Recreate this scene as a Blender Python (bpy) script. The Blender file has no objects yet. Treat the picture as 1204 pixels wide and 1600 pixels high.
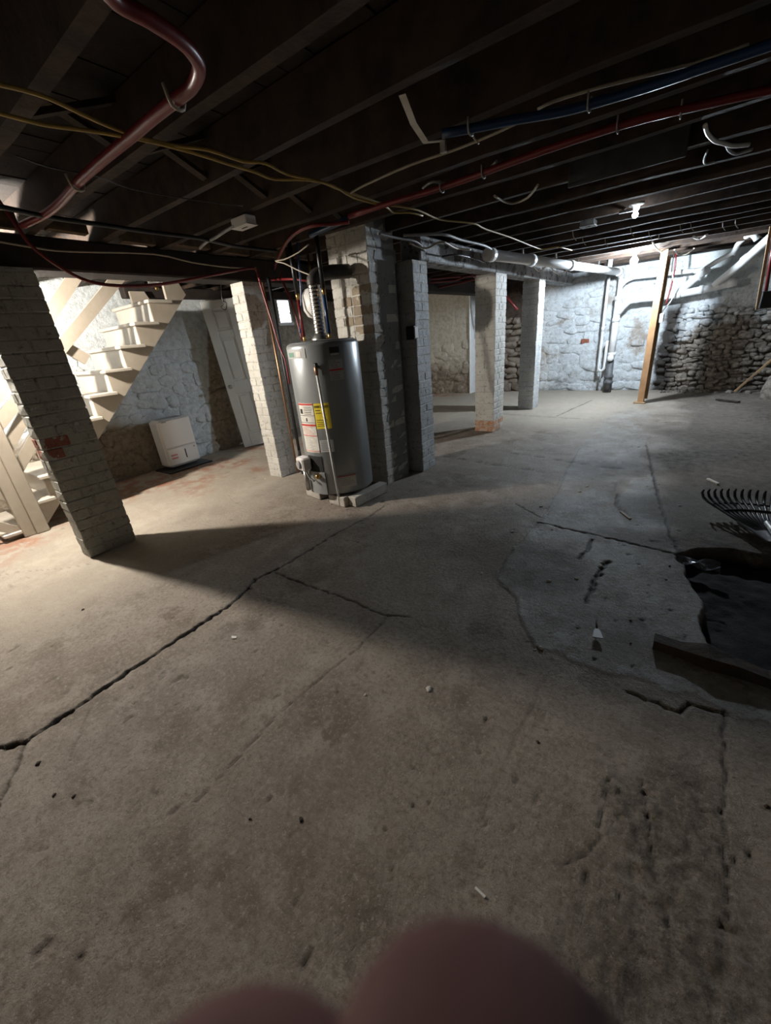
import bpy, math, random
import numpy as np
from mathutils import Matrix, Vector
random.seed(7)
rng = np.random.default_rng(11)
S = bpy.context.scene
COL = S.collection
PI = math.pi
R = math.radians

# ---------------------------------------------------------------- camera, world, exposure
EYE = Vector((0, 0, 1.38))
RT = Vector((0.80897, 0.58108, -0.08895)); UP = Vector((-0.16712, 0.37241, 0.91290)); FW = Vector((-0.56359, 0.72364, -0.39838))
cam = bpy.data.cameras.new('camera'); camo = bpy.data.objects.new('camera', cam); COL.objects.link(camo)
mw = Matrix((RT, UP, -FW)).transposed().to_4x4(); mw.translation = EYE; camo.matrix_world = mw
cam.sensor_fit = 'HORIZONTAL'; cam.sensor_width = 36; cam.lens = 624.33*36/1204
cam.clip_start = 0.004; cam.clip_end = 60
cam.dof.use_dof = True; cam.dof.focus_distance = 3.2; cam.dof.aperture_fstop = 11
S.camera = camo
W = bpy.data.worlds.new('world'); S.world = W; W.use_nodes = True
W.node_tree.nodes['Background'].inputs[0].default_value = (0.6, 0.7, 0.85, 1); W.node_tree.nodes['Background'].inputs[1].default_value = 0.02
S.view_settings.view_transform = 'Standard'; S.view_settings.look = 'None'; S.view_settings.gamma = 1; S.view_settings.use_curve_mapping = False
S.view_settings.exposure = 1.0
# lamp outputs (watts); each bulb is built with its lamp holder further down
P_STAIR = 185.0; P_FAR = 155.0; P_JOIST = 1.6

# ---------------------------------------------------------------- materials
def nodes(name):
    m = bpy.data.materials.new(name); m.use_nodes = True
    nt = m.node_tree; return m, nt, nt.nodes, nt.links, nt.nodes['Principled BSDF']
def rgb(c): return (c[0], c[1], c[2], 1)
def noise(nt, scale, detail=4, rough=.6, vec=None):
    n = nt.nodes.new('ShaderNodeTexNoise'); n.inputs['Scale'].default_value = scale; n.inputs['Detail'].default_value = detail; n.inputs['Roughness'].default_value = rough
    if vec is None:
        g = nt.nodes.get('geo') or nt.nodes.new('ShaderNodeNewGeometry'); g.name = 'geo'; vec = g.outputs['Position']
    nt.links.new(vec, n.inputs['Vector']); return n.outputs['Fac']
def ramp(nt, fac, a, b, lo=0, hi=1):
    n = nt.nodes.new('ShaderNodeMapRange'); n.inputs[1].default_value = a; n.inputs[2].default_value = b; n.inputs[3].default_value = lo; n.inputs[4].default_value = hi
    nt.links.new(fac, n.inputs[0]); return n.outputs[0]
def mix(nt, fac, a, b):
    n = nt.nodes.new('ShaderNodeMix'); n.data_type = 'RGBA'
    if isinstance(fac, (int, float)): n.inputs[0].default_value = fac
    else: nt.links.new(fac, n.inputs[0])
    for i, c in ((6, a), (7, b)):
        if isinstance(c, (tuple, list)): n.inputs[i].default_value = rgb(c)
        else: nt.links.new(c, n.inputs[i])
    return n.outputs[2]
def mth(nt, op, a, b=None):
    n = nt.nodes.new('ShaderNodeMath'); n.operation = op
    for i, c in ((0, a), (1, b)):
        if c is None: continue
        if isinstance(c, (int, float)): n.inputs[i].default_value = c
        else: nt.links.new(c, n.inputs[i])
    return n.outputs[0]
def bump(nt, bsdf, h, strength, dist=.01):
    b = nt.nodes.new('ShaderNodeBump'); b.inputs['Strength'].default_value = strength; b.inputs['Distance'].default_value = dist
    nt.links.new(h, b.inputs['Height']); nt.links.new(b.outputs[0], bsdf.inputs['Normal'])
def posxyz(nt):
    g = nt.nodes.get('geo') or nt.nodes.new('ShaderNodeNewGeometry'); g.name = 'geo'
    s = nt.nodes.new('ShaderNodeSeparateXYZ'); nt.links.new(g.outputs['Position'], s.inputs[0]); return s.outputs
def mat(name, c, c2=None, scale=9, lo=.4, hi=.65, rough=.7, metal=0, bs=0, bscale=50, spec=.5, coat=0):
    m, nt, N, L, B = nodes(name)
    B.inputs['Roughness'].default_value = rough; B.inputs['Metallic'].default_value = metal; B.inputs['Specular IOR Level'].default_value = spec
    B.inputs['Coat Weight'].default_value = coat
    if c2 is None: B.inputs['Base Color'].default_value = rgb(c)
    else: L.new(mix(nt, ramp(nt, noise(nt, scale), lo, hi), c, c2), B.inputs['Base Color'])
    if bs: bump(nt, B, noise(nt, bscale), bs)
    return m
def emis(name, c, s):
    m, nt, N, L, B = nodes(name)
    B.inputs['Base Color'].default_value = rgb(c); B.inputs['Emission Color'].default_value = rgb(c); B.inputs['Emission Strength'].default_value = s
    return m
def worn_paint(name, paint, dirt, chip, chip_lo=.66, bs=.7):
    m, nt, N, L, B = nodes(name)
    c = mix(nt, ramp(nt, noise(nt, 3.5, 6), .35, .7), paint, dirt)
    c = mix(nt, ramp(nt, noise(nt, 26, 5, .7), .56, .66), c, tuple(.55*x for x in dirt))
    c = mix(nt, ramp(nt, noise(nt, 9, 4), chip_lo, chip_lo+.02), c, chip)
    L.new(c, B.inputs['Base Color']); B.inputs['Roughness'].default_value = .62
    bump(nt, B, noise(nt, 21, 9, .70), bs, .026); return m

M_BRICK = worn_paint('painted_brick', (.60, .58, .53), (.46, .44, .39), (.30, .27, .22), .70)
M_BRICKC = worn_paint('painted_brick_cool', (.52, .54, .55), (.38, .39, .39), (.22, .21, .20), .68)
M_PARGE = worn_paint('grey_parging', (.27, .27, .26), (.20, .20, .19), (.42, .43, .43), .70, .35)
M_MORTAR = worn_paint('painted_mortar', (.55, .53, .48), (.42, .40, .35), (.24, .22, .18), .68)
M_BRICKG = worn_paint('grey_painted_brick', (.34, .33, .29), (.27, .26, .225), (.44, .42, .36), .70)
M_SOOTY = worn_paint('stained_brick', (.36, .29, .20), (.22, .17, .12), (.5, .46, .38), .62)
M_REDC = worn_paint('chipped_red_brick', (.26, .07, .035), (.18, .055, .035), (.34, .33, .29), .52)
M_RED = mat('bare_red_brick', (.30, .09, .045), (.16, .06, .04), 30, bs=.5)
M_RUST = mat('rusty_brick', (.42, .17, .07), (.48, .42, .34), 22, bs=.5)
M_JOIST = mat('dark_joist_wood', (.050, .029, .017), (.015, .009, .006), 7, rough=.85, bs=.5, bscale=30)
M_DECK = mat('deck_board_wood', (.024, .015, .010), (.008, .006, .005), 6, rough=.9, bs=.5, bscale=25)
M_BEAM = mat('beam_wood', (.030, .020, .015), (.012, .009, .007), 5, rough=.85, bs=.5, bscale=30)
M_WBEAM = worn_paint('painted_beam_wood', (.40, .41, .42), (.16, .15, .14), (.06, .045, .035), .56)
M_STAIR = mat('beige_stair_paint', (.35, .305, .245), (.30, .26, .205), 4, rough=.42, bs=.12, bscale=25)
M_TREAD = mat('cream_stair_paint', (.46, .42, .36), (.40, .365, .31), 6, rough=.34, bs=.1)
M_DOOR = mat('white_door_paint', (.60, .62, .60), (.54, .56, .55), 3, rough=.35)
M_WHITE = mat('white_plastic', (.72, .70, .67), rough=.35)
M_CREAM = mat('white_card', (.70, .67, .60), (.6, .57, .5), 20, rough=.6)
M_GREYP = mat('grey_plastic', (.30, .30, .30), rough=.45)
M_BLACK = mat('black_plastic', (.012, .012, .013), rough=.4)
M_SLOT = mat('dark_gap', (.02, .02, .02), rough=.8)
M_STEEL = mat('galvanised_steel', (.55, .54, .52), (.40, .39, .37), 14, rough=.32, metal=.9)
M_DUCT = mat('flue_metal', (.72, .70, .66), (.5, .48, .45), 12, rough=.25, metal=1)
M_SOOT = mat('sooty_flue_metal', (.12, .11, .10), (.07, .06, .06), 12, rough=.5, metal=.6)
M_BRASS = mat('brass', (.62, .42, .16), rough=.3, metal=1)
M_COPPER = mat('dull_copper', (.42, .24, .14), rough=.4, metal=.9)
M_PEXR = mat('red_plastic_tube', (.17, .015, .015), (.13, .012, .013), 14, rough=.36)
M_PEXB = mat('blue_plastic_tube', (.009, .034, .10), rough=.3)
M_YEL = mat('yellow_cable', (.42, .28, .06), (.32, .22, .06), 9, rough=.5)
M_CRM = mat('cream_cable', (.42, .37, .28), (.3, .26, .2), 9, rough=.5)
M_GRY = mat('grey_cable', (.32, .33, .33), (.2, .2, .2), 9, rough=.5)
M_PVC = mat('white_pvc', (.74, .75, .75), (.66, .66, .65), 5, rough=.3)
M_IRON = mat('cast_iron', (.13, .135, .14), (.06, .06, .06), 16, rough=.55, bs=.3)
M_PINE = mat('new_pine', (.52, .30, .15), (.42, .23, .11), 5, rough=.55, bs=.15)
M_PINE2 = mat('old_pine', (.34, .22, .11), (.24, .15, .08), 6, rough=.7, bs=.2)
M_BLKG = mat('blocking_wood', (.13, .085, .05), (.06, .04, .025), 14, rough=.85, bs=.5, bscale=30)
M_ROT = mat('rotten_wood', (.055, .035, .022), (.02, .014, .010), 10, rough=.9, bs=.8, bscale=30)
M_HEAT = mat('heater_grey_enamel', (.31, .325, .33), rough=.33, metal=.35)
M_HEATD = mat('heater_dark_grey', (.14, .145, .15), rough=.5)
M_YLAB = mat('yellow_label_print', (.80, .62, .04), rough=.45)
M_RLAB = mat('red_label_print', (.55, .05, .04), rough=.45)
M_GLAB = mat('grey_label_print', (.42, .42, .41), rough=.45)
M_INK = mat('black_ink', (.02, .02, .02), rough=.5)
M_PINK = mat('red_ink', (.60, .25, .22), rough=.5)
M_GREEN = mat('green_ink', (.12, .25, .18), rough=.5)
M_BLOCK = mat('concrete_block', (.44, .41, .36), (.34, .31, .27), 12, rough=.85, bs=.5)
M_CHIP = mat('pale_rubble', (.50, .48, .44), (.38, .35, .3), 20, rough=.8, bs=.3)
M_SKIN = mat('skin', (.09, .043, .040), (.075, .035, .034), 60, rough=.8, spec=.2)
M_GLASS = mat('lamp_glass', (.85, .86, .86), rough=.12)
M_TOPIRON = mat('dark_pipe', (.03, .03, .032), rough=.45)

def wall_paint(name, f):
    m, nt, N, L, B = nodes(name)
    c, rough = f(nt); L.new(c, B.inputs['Base Color']); B.inputs['Roughness'].default_value = rough
    bump(nt, B, noise(nt, 15, 10, .7), .8, .035); return m
def f_left(nt):   # whitewashed wall behind the stairs: cool tone above, tan low down and beyond a slanted edge
    p = posxyz(nt); n = noise(nt, 4, 5); n2 = noise(nt, 16, 6, .7)
    wob = mth(nt, 'MULTIPLY', mth(nt, 'SUBTRACT', n, .5), .5)
    edge = mth(nt, 'SUBTRACT', p[1], mth(nt, 'ADD', mth(nt, 'MULTIPLY', p[2], .242), 3.20))          # y beyond the slanted tone edge
    a = ramp(nt, mth(nt, 'ADD', edge, mth(nt, 'MULTIPLY', wob, .06)), 0, .03)
    low = ramp(nt, mth(nt, 'ADD', p[2], wob), .60, .74, 1, 0)
    lowy = ramp(nt, mth(nt, 'ADD', p[1], wob), 2.55, 2.75, 1, 0)
    tan = mth(nt, 'MAXIMUM', a, mth(nt, 'MULTIPLY', low, lowy))
    wash = mix(nt, ramp(nt, n2, .45, .62), (.60, .645, .66), (.46, .49, .50))
    stone = mix(nt, ramp(nt, n2, .4, .62), (.33, .28, .21), (.19, .155, .115))
    c = mix(nt, tan, wash, stone)
    return mix(nt, ramp(nt, noise(nt, 24, 5, .7), .66, .70), c, (.16, .15, .14)), .75
def f_back(nt):   # far wall: pale blue-grey wash that has flaked off low down and towards the right
    p = posxyz(nt); n = noise(nt, 3, 6, .65); n2 = noise(nt, 17, 6, .7)
    bare = mth(nt, 'ADD', mth(nt, 'MULTIPLY', ramp(nt, p[2], .1, 1.5, 1, 0), .34), mth(nt, 'MULTIPLY', mth(nt, 'MULTIPLY', ramp(nt, p[0], -.8, .1), ramp(nt, p[2], .5, 1.9, 1, .25)), .60))
    bare = ramp(nt, mth(nt, 'ADD', bare, mth(nt, 'SUBTRACT', n, .5)), .34, .52)
    wash = mix(nt, ramp(nt, n2, .46, .62), (.60, .63, .65), (.46, .48, .48))
    stone = mix(nt, ramp(nt, n2, .42, .6), (.26, .225, .185), (.10, .08, .065))
    dark_band = mth(nt, 'MULTIPLY', mth(nt, 'MULTIPLY', ramp(nt, mth(nt, 'ADD', p[0], mth(nt, 'MULTIPLY', n, .35)), -.46, -.38), ramp(nt, mth(nt, 'ADD', p[0], mth(nt, 'MULTIPLY', n, .35)), -.20, -.08, 1, 0)), ramp(nt, p[2], 1.35, 1.6, 1, 0))  # near-black ragged upright band, low on the wall right of the post
    wash = mix(nt, ramp(nt, noise(nt, 1.7, 6, .7), .54, .66), wash, (.33, .285, .24))
    c = mix(nt, dark_band, mix(nt, bare, wash, stone), (.030, .024, .020))
    return mix(nt, ramp(nt, noise(nt, 33, 4, .7), .62, .67), c, (.09, .075, .06)), .75
def f_tan(nt):    # cream-washed partition at the far left
    p = posxyz(nt); n = noise(nt, 3, 6, .65); n2 = noise(nt, 15, 6, .7)
    bare = ramp(nt, mth(nt, 'ADD', p[2], mth(nt, 'MULTIPLY', mth(nt, 'SUBTRACT', n, .5), 1.2)), .35, .85, 1, 0)
    wash = mix(nt, ramp(nt, n2, .45, .62), (.52, .48, .40), (.40, .36, .29))
    return mix(nt, bare, wash, mix(nt, ramp(nt, n2, .4, .6), (.30, .25, .19), (.14, .11, .085))), .8
M_WLEFT = wall_paint('left_wall_wash', f_left); M_WBACK = wall_paint('far_wall_wash', f_back); M_WTAN = wall_paint('cream_wall_wash', f_tan)
M_WPLAIN = worn_paint('plain_wash', (.24, .22, .20), (.16, .15, .13), (.2, .17, .14), .68)
M_PLASTER = worn_paint('pale_plaster', (.60, .645, .64), (.55, .58, .575), (.42, .43, .42), .74, .25)

def floor_mat():
    m, nt, N, L, B = nodes('old_concrete')
    def at(n):
        a = nt.nodes.new('ShaderNodeAttribute'); a.attribute_name = n; return a.outputs['Fac']
    n1 = noise(nt, 1.1, 7, .62); n2 = noise(nt, 7, 7, .68); n3 = noise(nt, 48, 7, .75); n4 = noise(nt, 150, 4, .7); n5 = noise(nt, 14, 8, .75)
    base = mix(nt, ramp(nt, n1, .36, .66), (.310, .268, .226), (.220, .182, .147))
    base = mix(nt, ramp(nt, noise(nt, 2.4, 8, .72), .51, .62), base, (.165, .132, .103))
    base = mix(nt, ramp(nt, n2, .50, .64), base, (.36, .315, .265))
    base = mix(nt, ramp(nt, n5, .52, .68), base, (.185, .148, .112))
    base = mix(nt, ramp(nt, n3, .50, .72), base, (.15, .118, .088))
    base = mix(nt, ramp(nt, n3, .46, .34), base, (.34, .30, .25))
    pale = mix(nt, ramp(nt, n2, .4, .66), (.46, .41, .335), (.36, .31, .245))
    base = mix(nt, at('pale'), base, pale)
    base = mix(nt, mth(nt, 'MULTIPLY', at('rust'), ramp(nt, n2, .42, .58)), base, (.33, .16, .10))
    pc = mix(nt, ramp(nt, n2, .4, .66), (.29, .285, .27), (.20, .195, .18))
    pc = mix(nt, ramp(nt, n1, .5, .62), pc, (.20, .18, .155))
    pc = mix(nt, ramp(nt, noise(nt, 5, 8, .75), .50, .58), pc, (.38, .38, .37))
    pc = mix(nt, ramp(nt, noise(nt, 3.2, 8, .75), .51, .59), pc, (.13, .11, .09))
    base = mix(nt, mth(nt, 'MULTIPLY', at('patch'), ramp(nt, n5, .36, .60, 1, .45)), base, pc)
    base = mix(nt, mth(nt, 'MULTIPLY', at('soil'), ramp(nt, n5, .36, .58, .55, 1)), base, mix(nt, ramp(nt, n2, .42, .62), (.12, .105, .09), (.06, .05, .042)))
    base = mix(nt, mth(nt, 'MULTIPLY', at('rough'), ramp(nt, n3, .45, .66)), base, (.150, .117, .09))
    base = mix(nt, ramp(nt, n4, .62, .70), base, (.46, .43, .38))
    base = mix(nt, ramp(nt, n4, .40, .30), base, (.12, .095, .072))
    base = mix(nt, at('crack'), base, (.035, .028, .022))
    base = mix(nt, at('pit'), base, (.008, .007, .006))
    L.new(base, B.inputs['Base Color'])
    L.new(mth(nt, 'SUBTRACT', mth(nt, 'SUBTRACT', ramp(nt, n2, .35, .7, .68, .50), mth(nt, 'MULTIPLY', at('patch'), .06)), mth(nt, 'ADD', mth(nt, 'MULTIPLY', at('pit'), -.2), mth(nt, 'MULTIPLY', at('soil'), -.3))), B.inputs['Roughness'])
    B.inputs['Specular IOR Level'].default_value = .22
    h = mth(nt, 'ADD', mth(nt, 'MULTIPLY', n3, .7), mth(nt, 'ADD', mth(nt, 'MULTIPLY', n4, .25), mth(nt, 'MULTIPLY', mth(nt, 'MULTIPLY', n3, at('rough')), 2.2)))
    bump(nt, B, h, .9, .012); return m
M_FLOOR = floor_mat()

# ---------------------------------------------------------------- mesh helpers
class MB:
    def __init__(s): s.v = []; s.f = []; s.sm = []
    def add(s, v, f, smooth=False):
        o = len(s.v); s.v += [tuple(p) for p in v]; s.f += [tuple(i+o for i in q) for q in f]; s.sm += [smooth]*len(f); return s
    def box(s, c, d, rot=None, bev=0):
        hx, hy, hz = d[0]/2, d[1]/2, d[2]/2
        if bev <= 0:
            v = [(x, y, z) for z in (-hz, hz) for y in (-hy, hy) for x in (-hx, hx)]
            f = [(0,2,3,1), (4,5,7,6), (0,1,5,4), (2,6,7,3), (0,4,6,2), (1,3,7,5)]
        else:
            b = bev; v = []
            for z, i in ((-hz, b), (-hz+b, 0), (hz-b, 0), (hz, b)):
                X, Y = hx-i, hy-i
                v += [(-X+b, -Y, z), (X-b, -Y, z), (X, -Y+b, z), (X, Y-b, z), (X-b, Y, z), (-X+b, Y, z), (-X, Y-b, z), (-X, -Y+b, z)]
            f = [tuple(range(7, -1, -1)), tuple(range(24, 32))]
            for k in range(3):
                for i in range(8): j = (i+1) % 8; f.append((k*8+i, k*8+j, k*8+8+j, k*8+8+i))
        Mx = rot if rot is not None else Matrix.Identity(3); c = Vector(c)
        return s.add([Mx @ Vector(p) + c for p in v], f)
    def bar(s, a, b, w, h, upv=(0, 0, 1), bev=0):          # box from a to b, w across, h along upv
        a = Vector(a); b = Vector(b); x = (b-a).normalized(); u = Vector(upv); y = u.cross(x)
        if y.length < 1e-4: y = Vector((0, 1, 0)).cross(x)
        y.normalize(); z = x.cross(y)
        return s.box((a+b)/2, ((b-a).length, w, h), Matrix((x, y, z)).transposed(), bev)
    def tube(s, pts, r, n=8, cap=True, sub=0):
        P = [Vector(p) for p in pts]
        if sub and len(P) > 2:
            Q = []
            for i in range(len(P)-1):
                p0 = P[max(i-1, 0)]; p1 = P[i]; p2 = P[i+1]; p3 = P[min(i+2, len(P)-1)]
                for k in range(sub):
                    t = k/sub
                    Q.append(.5*((2*p1)+(p2-p0)*t+(2*p0-5*p1+4*p2-p3)*t*t+(3*p1-p0-3*p2+p3)*t**3))
            Q.append(P[-1]); P = Q
        rr = r if isinstance(r, (list, tuple)) else [r]*len(P)
        v = []; prev = None
        for i, p in enumerate(P):
            t = (P[min(i+1, len(P)-1)]-P[max(i-1, 0)])
            if t.length < 1e-9: t = Vector((0, 0, 1))
            t.normalize()
            if prev is None:
                a = Vector((0, 0, 1)) if abs(t.z) < .9 else Vector((1, 0, 0)); u = t.cross(a).normalized()
            else:
                u = prev - t*prev.dot(t)
                u.normalize()
            prev = u; w = t.cross(u)
            for k in range(n):
                an = 2*PI*k/n; v.append(p+(u*math.cos(an)+w*math.sin(an))*rr[i])
        f = []
        for i in range(len(P)-1):
            for k in range(n): j = (k+1) % n; f.append((i*n+k, i*n+j, (i+1)*n+j, (i+1)*n+k))
        s.add(v, f, True)
        if cap:
            o = len(s.v)-len(v); s.f += [tuple(o+k for k in range(n-1, -1, -1)), tuple(o+(len(P)-1)*n+k for k in range(n))]; s.sm += [False, False]
        return s
    def lathe(s, prof, c=(0, 0, 0), n=24, axis=None):      # prof: (r, z) bottom to top
        Mx = Matrix.Identity(3) if axis is None else Vector((0, 0, 1)).rotation_difference(Vector(axis)).to_matrix()
        c = Vector(c); v = []
        for r, z in prof:
            for k in range(n): a = 2*PI*k/n; v.append(Mx @ Vector((r*math.cos(a), r*math.sin(a), z))+c)
        f = []
        for i in range(len(prof)-1):
            for k in range(n): j = (k+1) % n; f.append((i*n+k, i*n+j, (i+1)*n+j, (i+1)*n+k))
        s.add(v, f, True); o = len(s.v)-len(v)
        s.f += [tuple(o+k for k in range(n-1, -1, -1)), tuple(o+(len(prof)-1)*n+k for k in range(n))]; s.sm += [False, False]
        return s
    def prism(s, poly, ex):                                # poly: 3-D points, ex: extrusion vector
        n = len(poly); ex = Vector(ex); v = [Vector(p) for p in poly]; v += [p+ex for p in v]
        f = [tuple(range(n-1, -1, -1)), tuple(range(n, 2*n))]+[(i, (i+1) % n, n+(i+1) % n, n+i) for i in range(n)]
        return s.add(v, f)
    def shell(s, c, r, a0, a1, z0, z1, th, n=10):          # curved sheet on a vertical cylinder
        v = []; c = Vector(c)
        for k in range(n+1):
            a = R(a0+(a1-a0)*k/n)
            for rr in (r, r+th):
                for z in (z0, z1): v.append(c+Vector((rr*math.cos(a), rr*math.sin(a), z)))
        f = []
        for k in range(n):
            o = 4*k; q = o+4
            f += [(o+2, q+2, q+3, o+3), (o, o+1, q+1, q), (o+1, o+3, q+3, q+1), (o, q, q+2, o+2)]
        f += [(0, 2, 3, 1), (4*n, 4*n+1, 4*n+3, 4*n+2)]
        return s.add(v, f)
    def mesh(s, name, m):
        me = bpy.data.meshes.new(name); me.from_pydata(s.v, [], s.f); me.polygons.foreach_set('use_smooth', s.sm)
        if m: me.materials.append(m)
        me.update(); return me
    def build(s, name, m, parent=None):
        return link(name, s.mesh(name, m), parent)
def link(name, me, parent=None):
    o = bpy.data.objects.new(name, me); COL.objects.link(o)
    if parent is not None: o.parent = parent
    return o
def tag(o, label=None, cat=None, group=None, kind=None):
    if label: o['label'] = label
    if cat: o['category'] = cat
    if group: o['group'] = group
    if kind: o['kind'] = kind
    return o
def thing(name, label, cat, group=None, loc=(0, 0, 0)):
    o = bpy.data.objects.new(name, None); COL.objects.link(o); o.location = loc; o.empty_display_size = .1
    return tag(o, label, cat, group)
def struct(name, loc=(0, 0, 0)):
    o = bpy.data.objects.new(name, None); COL.objects.link(o); o.empty_display_size = .1; o['kind'] = 'structure'; return o

# ---------------------------------------------------------------- floor (real relief: cracks, thin patch, soil pit)
def vnoise(X, Y, cell, seed):
    g = np.random.default_rng(seed).random((256, 256)); x = X/cell; y = Y/cell
    xi = np.floor(x).astype(int); yi = np.floor(y).astype(int); fx = x-xi; fy = y-yi
    fx = fx*fx*(3-2*fx); fy = fy*fy*(3-2*fy); G = lambda a, b: g[a % 256, b % 256]
    return (G(xi, yi)*(1-fx)+G(xi+1, yi)*fx)*(1-fy)+(G(xi, yi+1)*(1-fx)+G(xi+1, yi+1)*fx)*fy
X0, X1, Y0, Y1 = -5.75, 2.4, -2.4, 9.45
def axis(a, b, fa, fb, c, d): return np.unique(np.round(np.concatenate([np.arange(a, fa, c), np.arange(fa, fb, d), np.arange(fb, b, c), [b]]), 5))
gx = axis(X0, X1, -3.0, .75, .04, .008); gy = axis(Y0, Y1, -.3, 3.1, .04, .008)
GX, GY = np.meshgrid(gx, gy, indexing='ij')
Z = (vnoise(GX, GY, .9, 1)-.5)*.012+(vnoise(GX, GY, .25, 2)-.5)*.006+(vnoise(GX, GY, .06, 3)-.5)*.0022
def line_d(pts, w0, w1, jit=.012, seed=0):
    """nearest distance divided by the half width along a wandering polyline"""
    P = []
    r = np.random.default_rng(seed)
    for i in range(len(pts)-1):
        a = np.array(pts[i][:2]); b = np.array(pts[i+1][:2]); k = max(1, int(np.hypot(*(b-a))/.03))
        for q in range(k):
            p = a+(b-a)*q/k; P.append(p+(r.random(2)-.5)*jit*2 if (i or q) else p)
    P.append(np.array(pts[-1][:2])); out = np.full(GX.shape, 9.)
    for i in range(len(P)-1):
        a, b = P[i], P[i+1]; t0 = i/(len(P)-1); w = (w0+(w1-w0)*t0)*(.45+.9*r.random()); pad = .08
        ix = slice(np.searchsorted(gx, min(a[0], b[0])-pad), np.searchsorted(gx, max(a[0], b[0])+pad)); iy = slice(np.searchsorted(gy, min(a[1], b[1])-pad), np.searchsorted(gy, max(a[1], b[1])+pad))
        x = GX[ix, iy]; y = GY[ix, iy]; ab = b-a; L2 = (ab**2).sum()+1e-9
        t = np.clip(((x-a[0])*ab[0]+(y-a[1])*ab[1])/L2, 0, 1); d = np.hypot(x-a[0]-t*ab[0], y-a[1]-t*ab[1])/w
        out[ix, iy] = np.minimum(out[ix, iy], d)
    return out
def inside(poly):
    r = np.zeros(GX.shape, bool); n = len(poly); x = GX+(vnoise(GX, GY, .07, 21)-.5)*.05; y = GY+(vnoise(GX, GY, .07, 22)-.5)*.05
    for i in range(n):
        (xa, ya), (xb, yb) = poly[i][:2], poly[(i+1) % n][:2]
        c = (ya > y) != (yb > y); r ^= c & (x < (xb-xa)*(y-ya)/(yb-ya+1e-12)+xa)
    return r
PATCH = [(-0.713,7.571,0.000),(-0.922,6.863,0.000),(-0.909,5.623,0.000),(-0.924,4.978,0.000),(-0.861,4.119,0.000),(-0.788,3.482,0.000),(-0.752,2.887,0.000),(-0.781,2.340,0.000),(-0.767,2.077,0.000),(-0.745,1.968,0.000),(-0.584,1.838,0.000),(-0.485,1.648,0.000),(-0.384,1.523,0.000),(-0.284,1.524,0.000),(-0.078,1.524,0.000),(0.207,1.543,0.000),(0.434,1.536,0.000)]+[(1.3,1.45,0),(1.3,1.75,0)]+[(0.268,1.900,0.000),(0.257,2.207,0.000),(0.137,2.628,0.000),(0.068,3.062,0.000),(-0.016,3.509,0.000),(-0.134,4.187,0.000),(-0.283,4.660,0.000),(-0.300,5.456,0.000),(-0.470,6.491,0.000),(-0.379,7.191,0.000)]
HOLE = [(-0.297,4.068,0.000),(-0.371,3.965,0.000),(-0.387,3.731,0.000),(-0.382,3.450,0.000),(-0.428,3.231,0.000),(-0.368,3.218,0.000),(-0.313,3.351,0.000),(-0.333,3.592,0.000),(-0.309,3.763,0.000)]
PIT = [(0.124,2.722,-0.000),(0.172,2.454,0.000),(0.257,2.267,0.000),(0.245,2.060,0.000),(0.268,1.900,0.000),(0.352,1.840,0.000)]+[(.62,1.86,0),(1.25,1.95,0),(1.3,2.9,0)]+[(0.555,2.940,0.000),(0.367,2.933,-0.000),(0.210,2.854,0.000)]
ip = inside(PATCH) & ~inside(HOLE); ipit = inside(PIT)
def blur(a, k):
    a = a.astype(float)
    for _ in range(k):
        a[1:-1] = (a[:-2]+2*a[1:-1]+a[2:])/4; a[:, 1:-1] = (a[:, :-2]+2*a[:, 1:-1]+a[:, 2:])/4
    return a
patch = blur(ip & ~ipit, 1)*(1-np.clip((GY-4.3)/1.8, 0, .5)); pit = blur(ipit, 2)
Z += patch*.005-pit*(.06+.03*vnoise(GX, GY, .22, 8))-pit*.010*vnoise(GX, GY, .05, 9)
crack = np.zeros(GX.shape)
def groove(pts, w0, w1, depth, dark=1., seed=0, jit=.012):
    global Z, crack
    d = line_d(pts, w0, w1, jit*.55, seed)*(.65+.8*vnoise(GX, GY, .018, seed+200)); k = np.clip(1.25-d, 0, 1); Z -= k*depth; crack = np.maximum(crack, np.clip(1.5-d, 0, 1)*dark)
groove([(-2.059,-0.201,0.000),(-2.012,-0.093,0.000),(-1.953,-0.023,0.000),(-1.959,0.114,0.000),(-1.987,0.391,0.000),(-1.996,0.733,0.000),(-2.009,0.987,0.000),(-2.103,1.248,0.000),(-2.074,1.442,0.000)], .012, .009, .022, 1, 1)
groove([(-2.074,1.442,0.000),(-2.077,1.691,0.000),(-2.073,2.040,0.000),(-2.025,2.400,0.000),(-2.047,2.619,0.000)], .009, .006, .012, .8, 2)
groove([(-2.048,1.364,0.000),(-1.736,1.361,0.000),(-1.429,1.376,0.000),(-1.143,1.368,0.000),(-1.012,1.422,0.000)], .006, .005, .008, .55, 3)
groove([(-1.121,1.367,0.000),(-1.108,1.103,0.000),(-1.131,0.855,0.000),(-1.149,0.611,0.000),(-1.132,0.442,0.000),(-1.117,0.226,0.000)], .0055, .003, .006, .5, 4, .005)
groove([(-1.612,-0.209,0.000),(-1.710,-0.156,0.000),(-1.822,-0.094,0.000),(-1.948,-0.020,0.000)], .005, .006, .010, .7, 5)
groove([(-0.297,1.489,0.000),(-0.289,1.172,0.000),(-0.299,0.923,0.000),(-0.292,0.691,0.000),(-0.273,0.520,0.000)], .005, .003, .003, .12, 6)
groove([(0.303,1.534,0.000),(0.300,1.275,-0.000),(0.291,1.050,0.000),(0.296,0.823,0.000)], .005, .004, .006, .5, 7)
groove([(-1.684,4.570,0.000),(-1.112,4.480,0.000),(-0.641,4.353,0.000),(-0.268,4.315,0.000)], .012, .012, .01, .7, 8)
groove([(-2.313,4.195,0.000),(-1.689,4.081,0.000),(-1.041,3.988,0.000)], .012, .012, .01, .6, 18)
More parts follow.
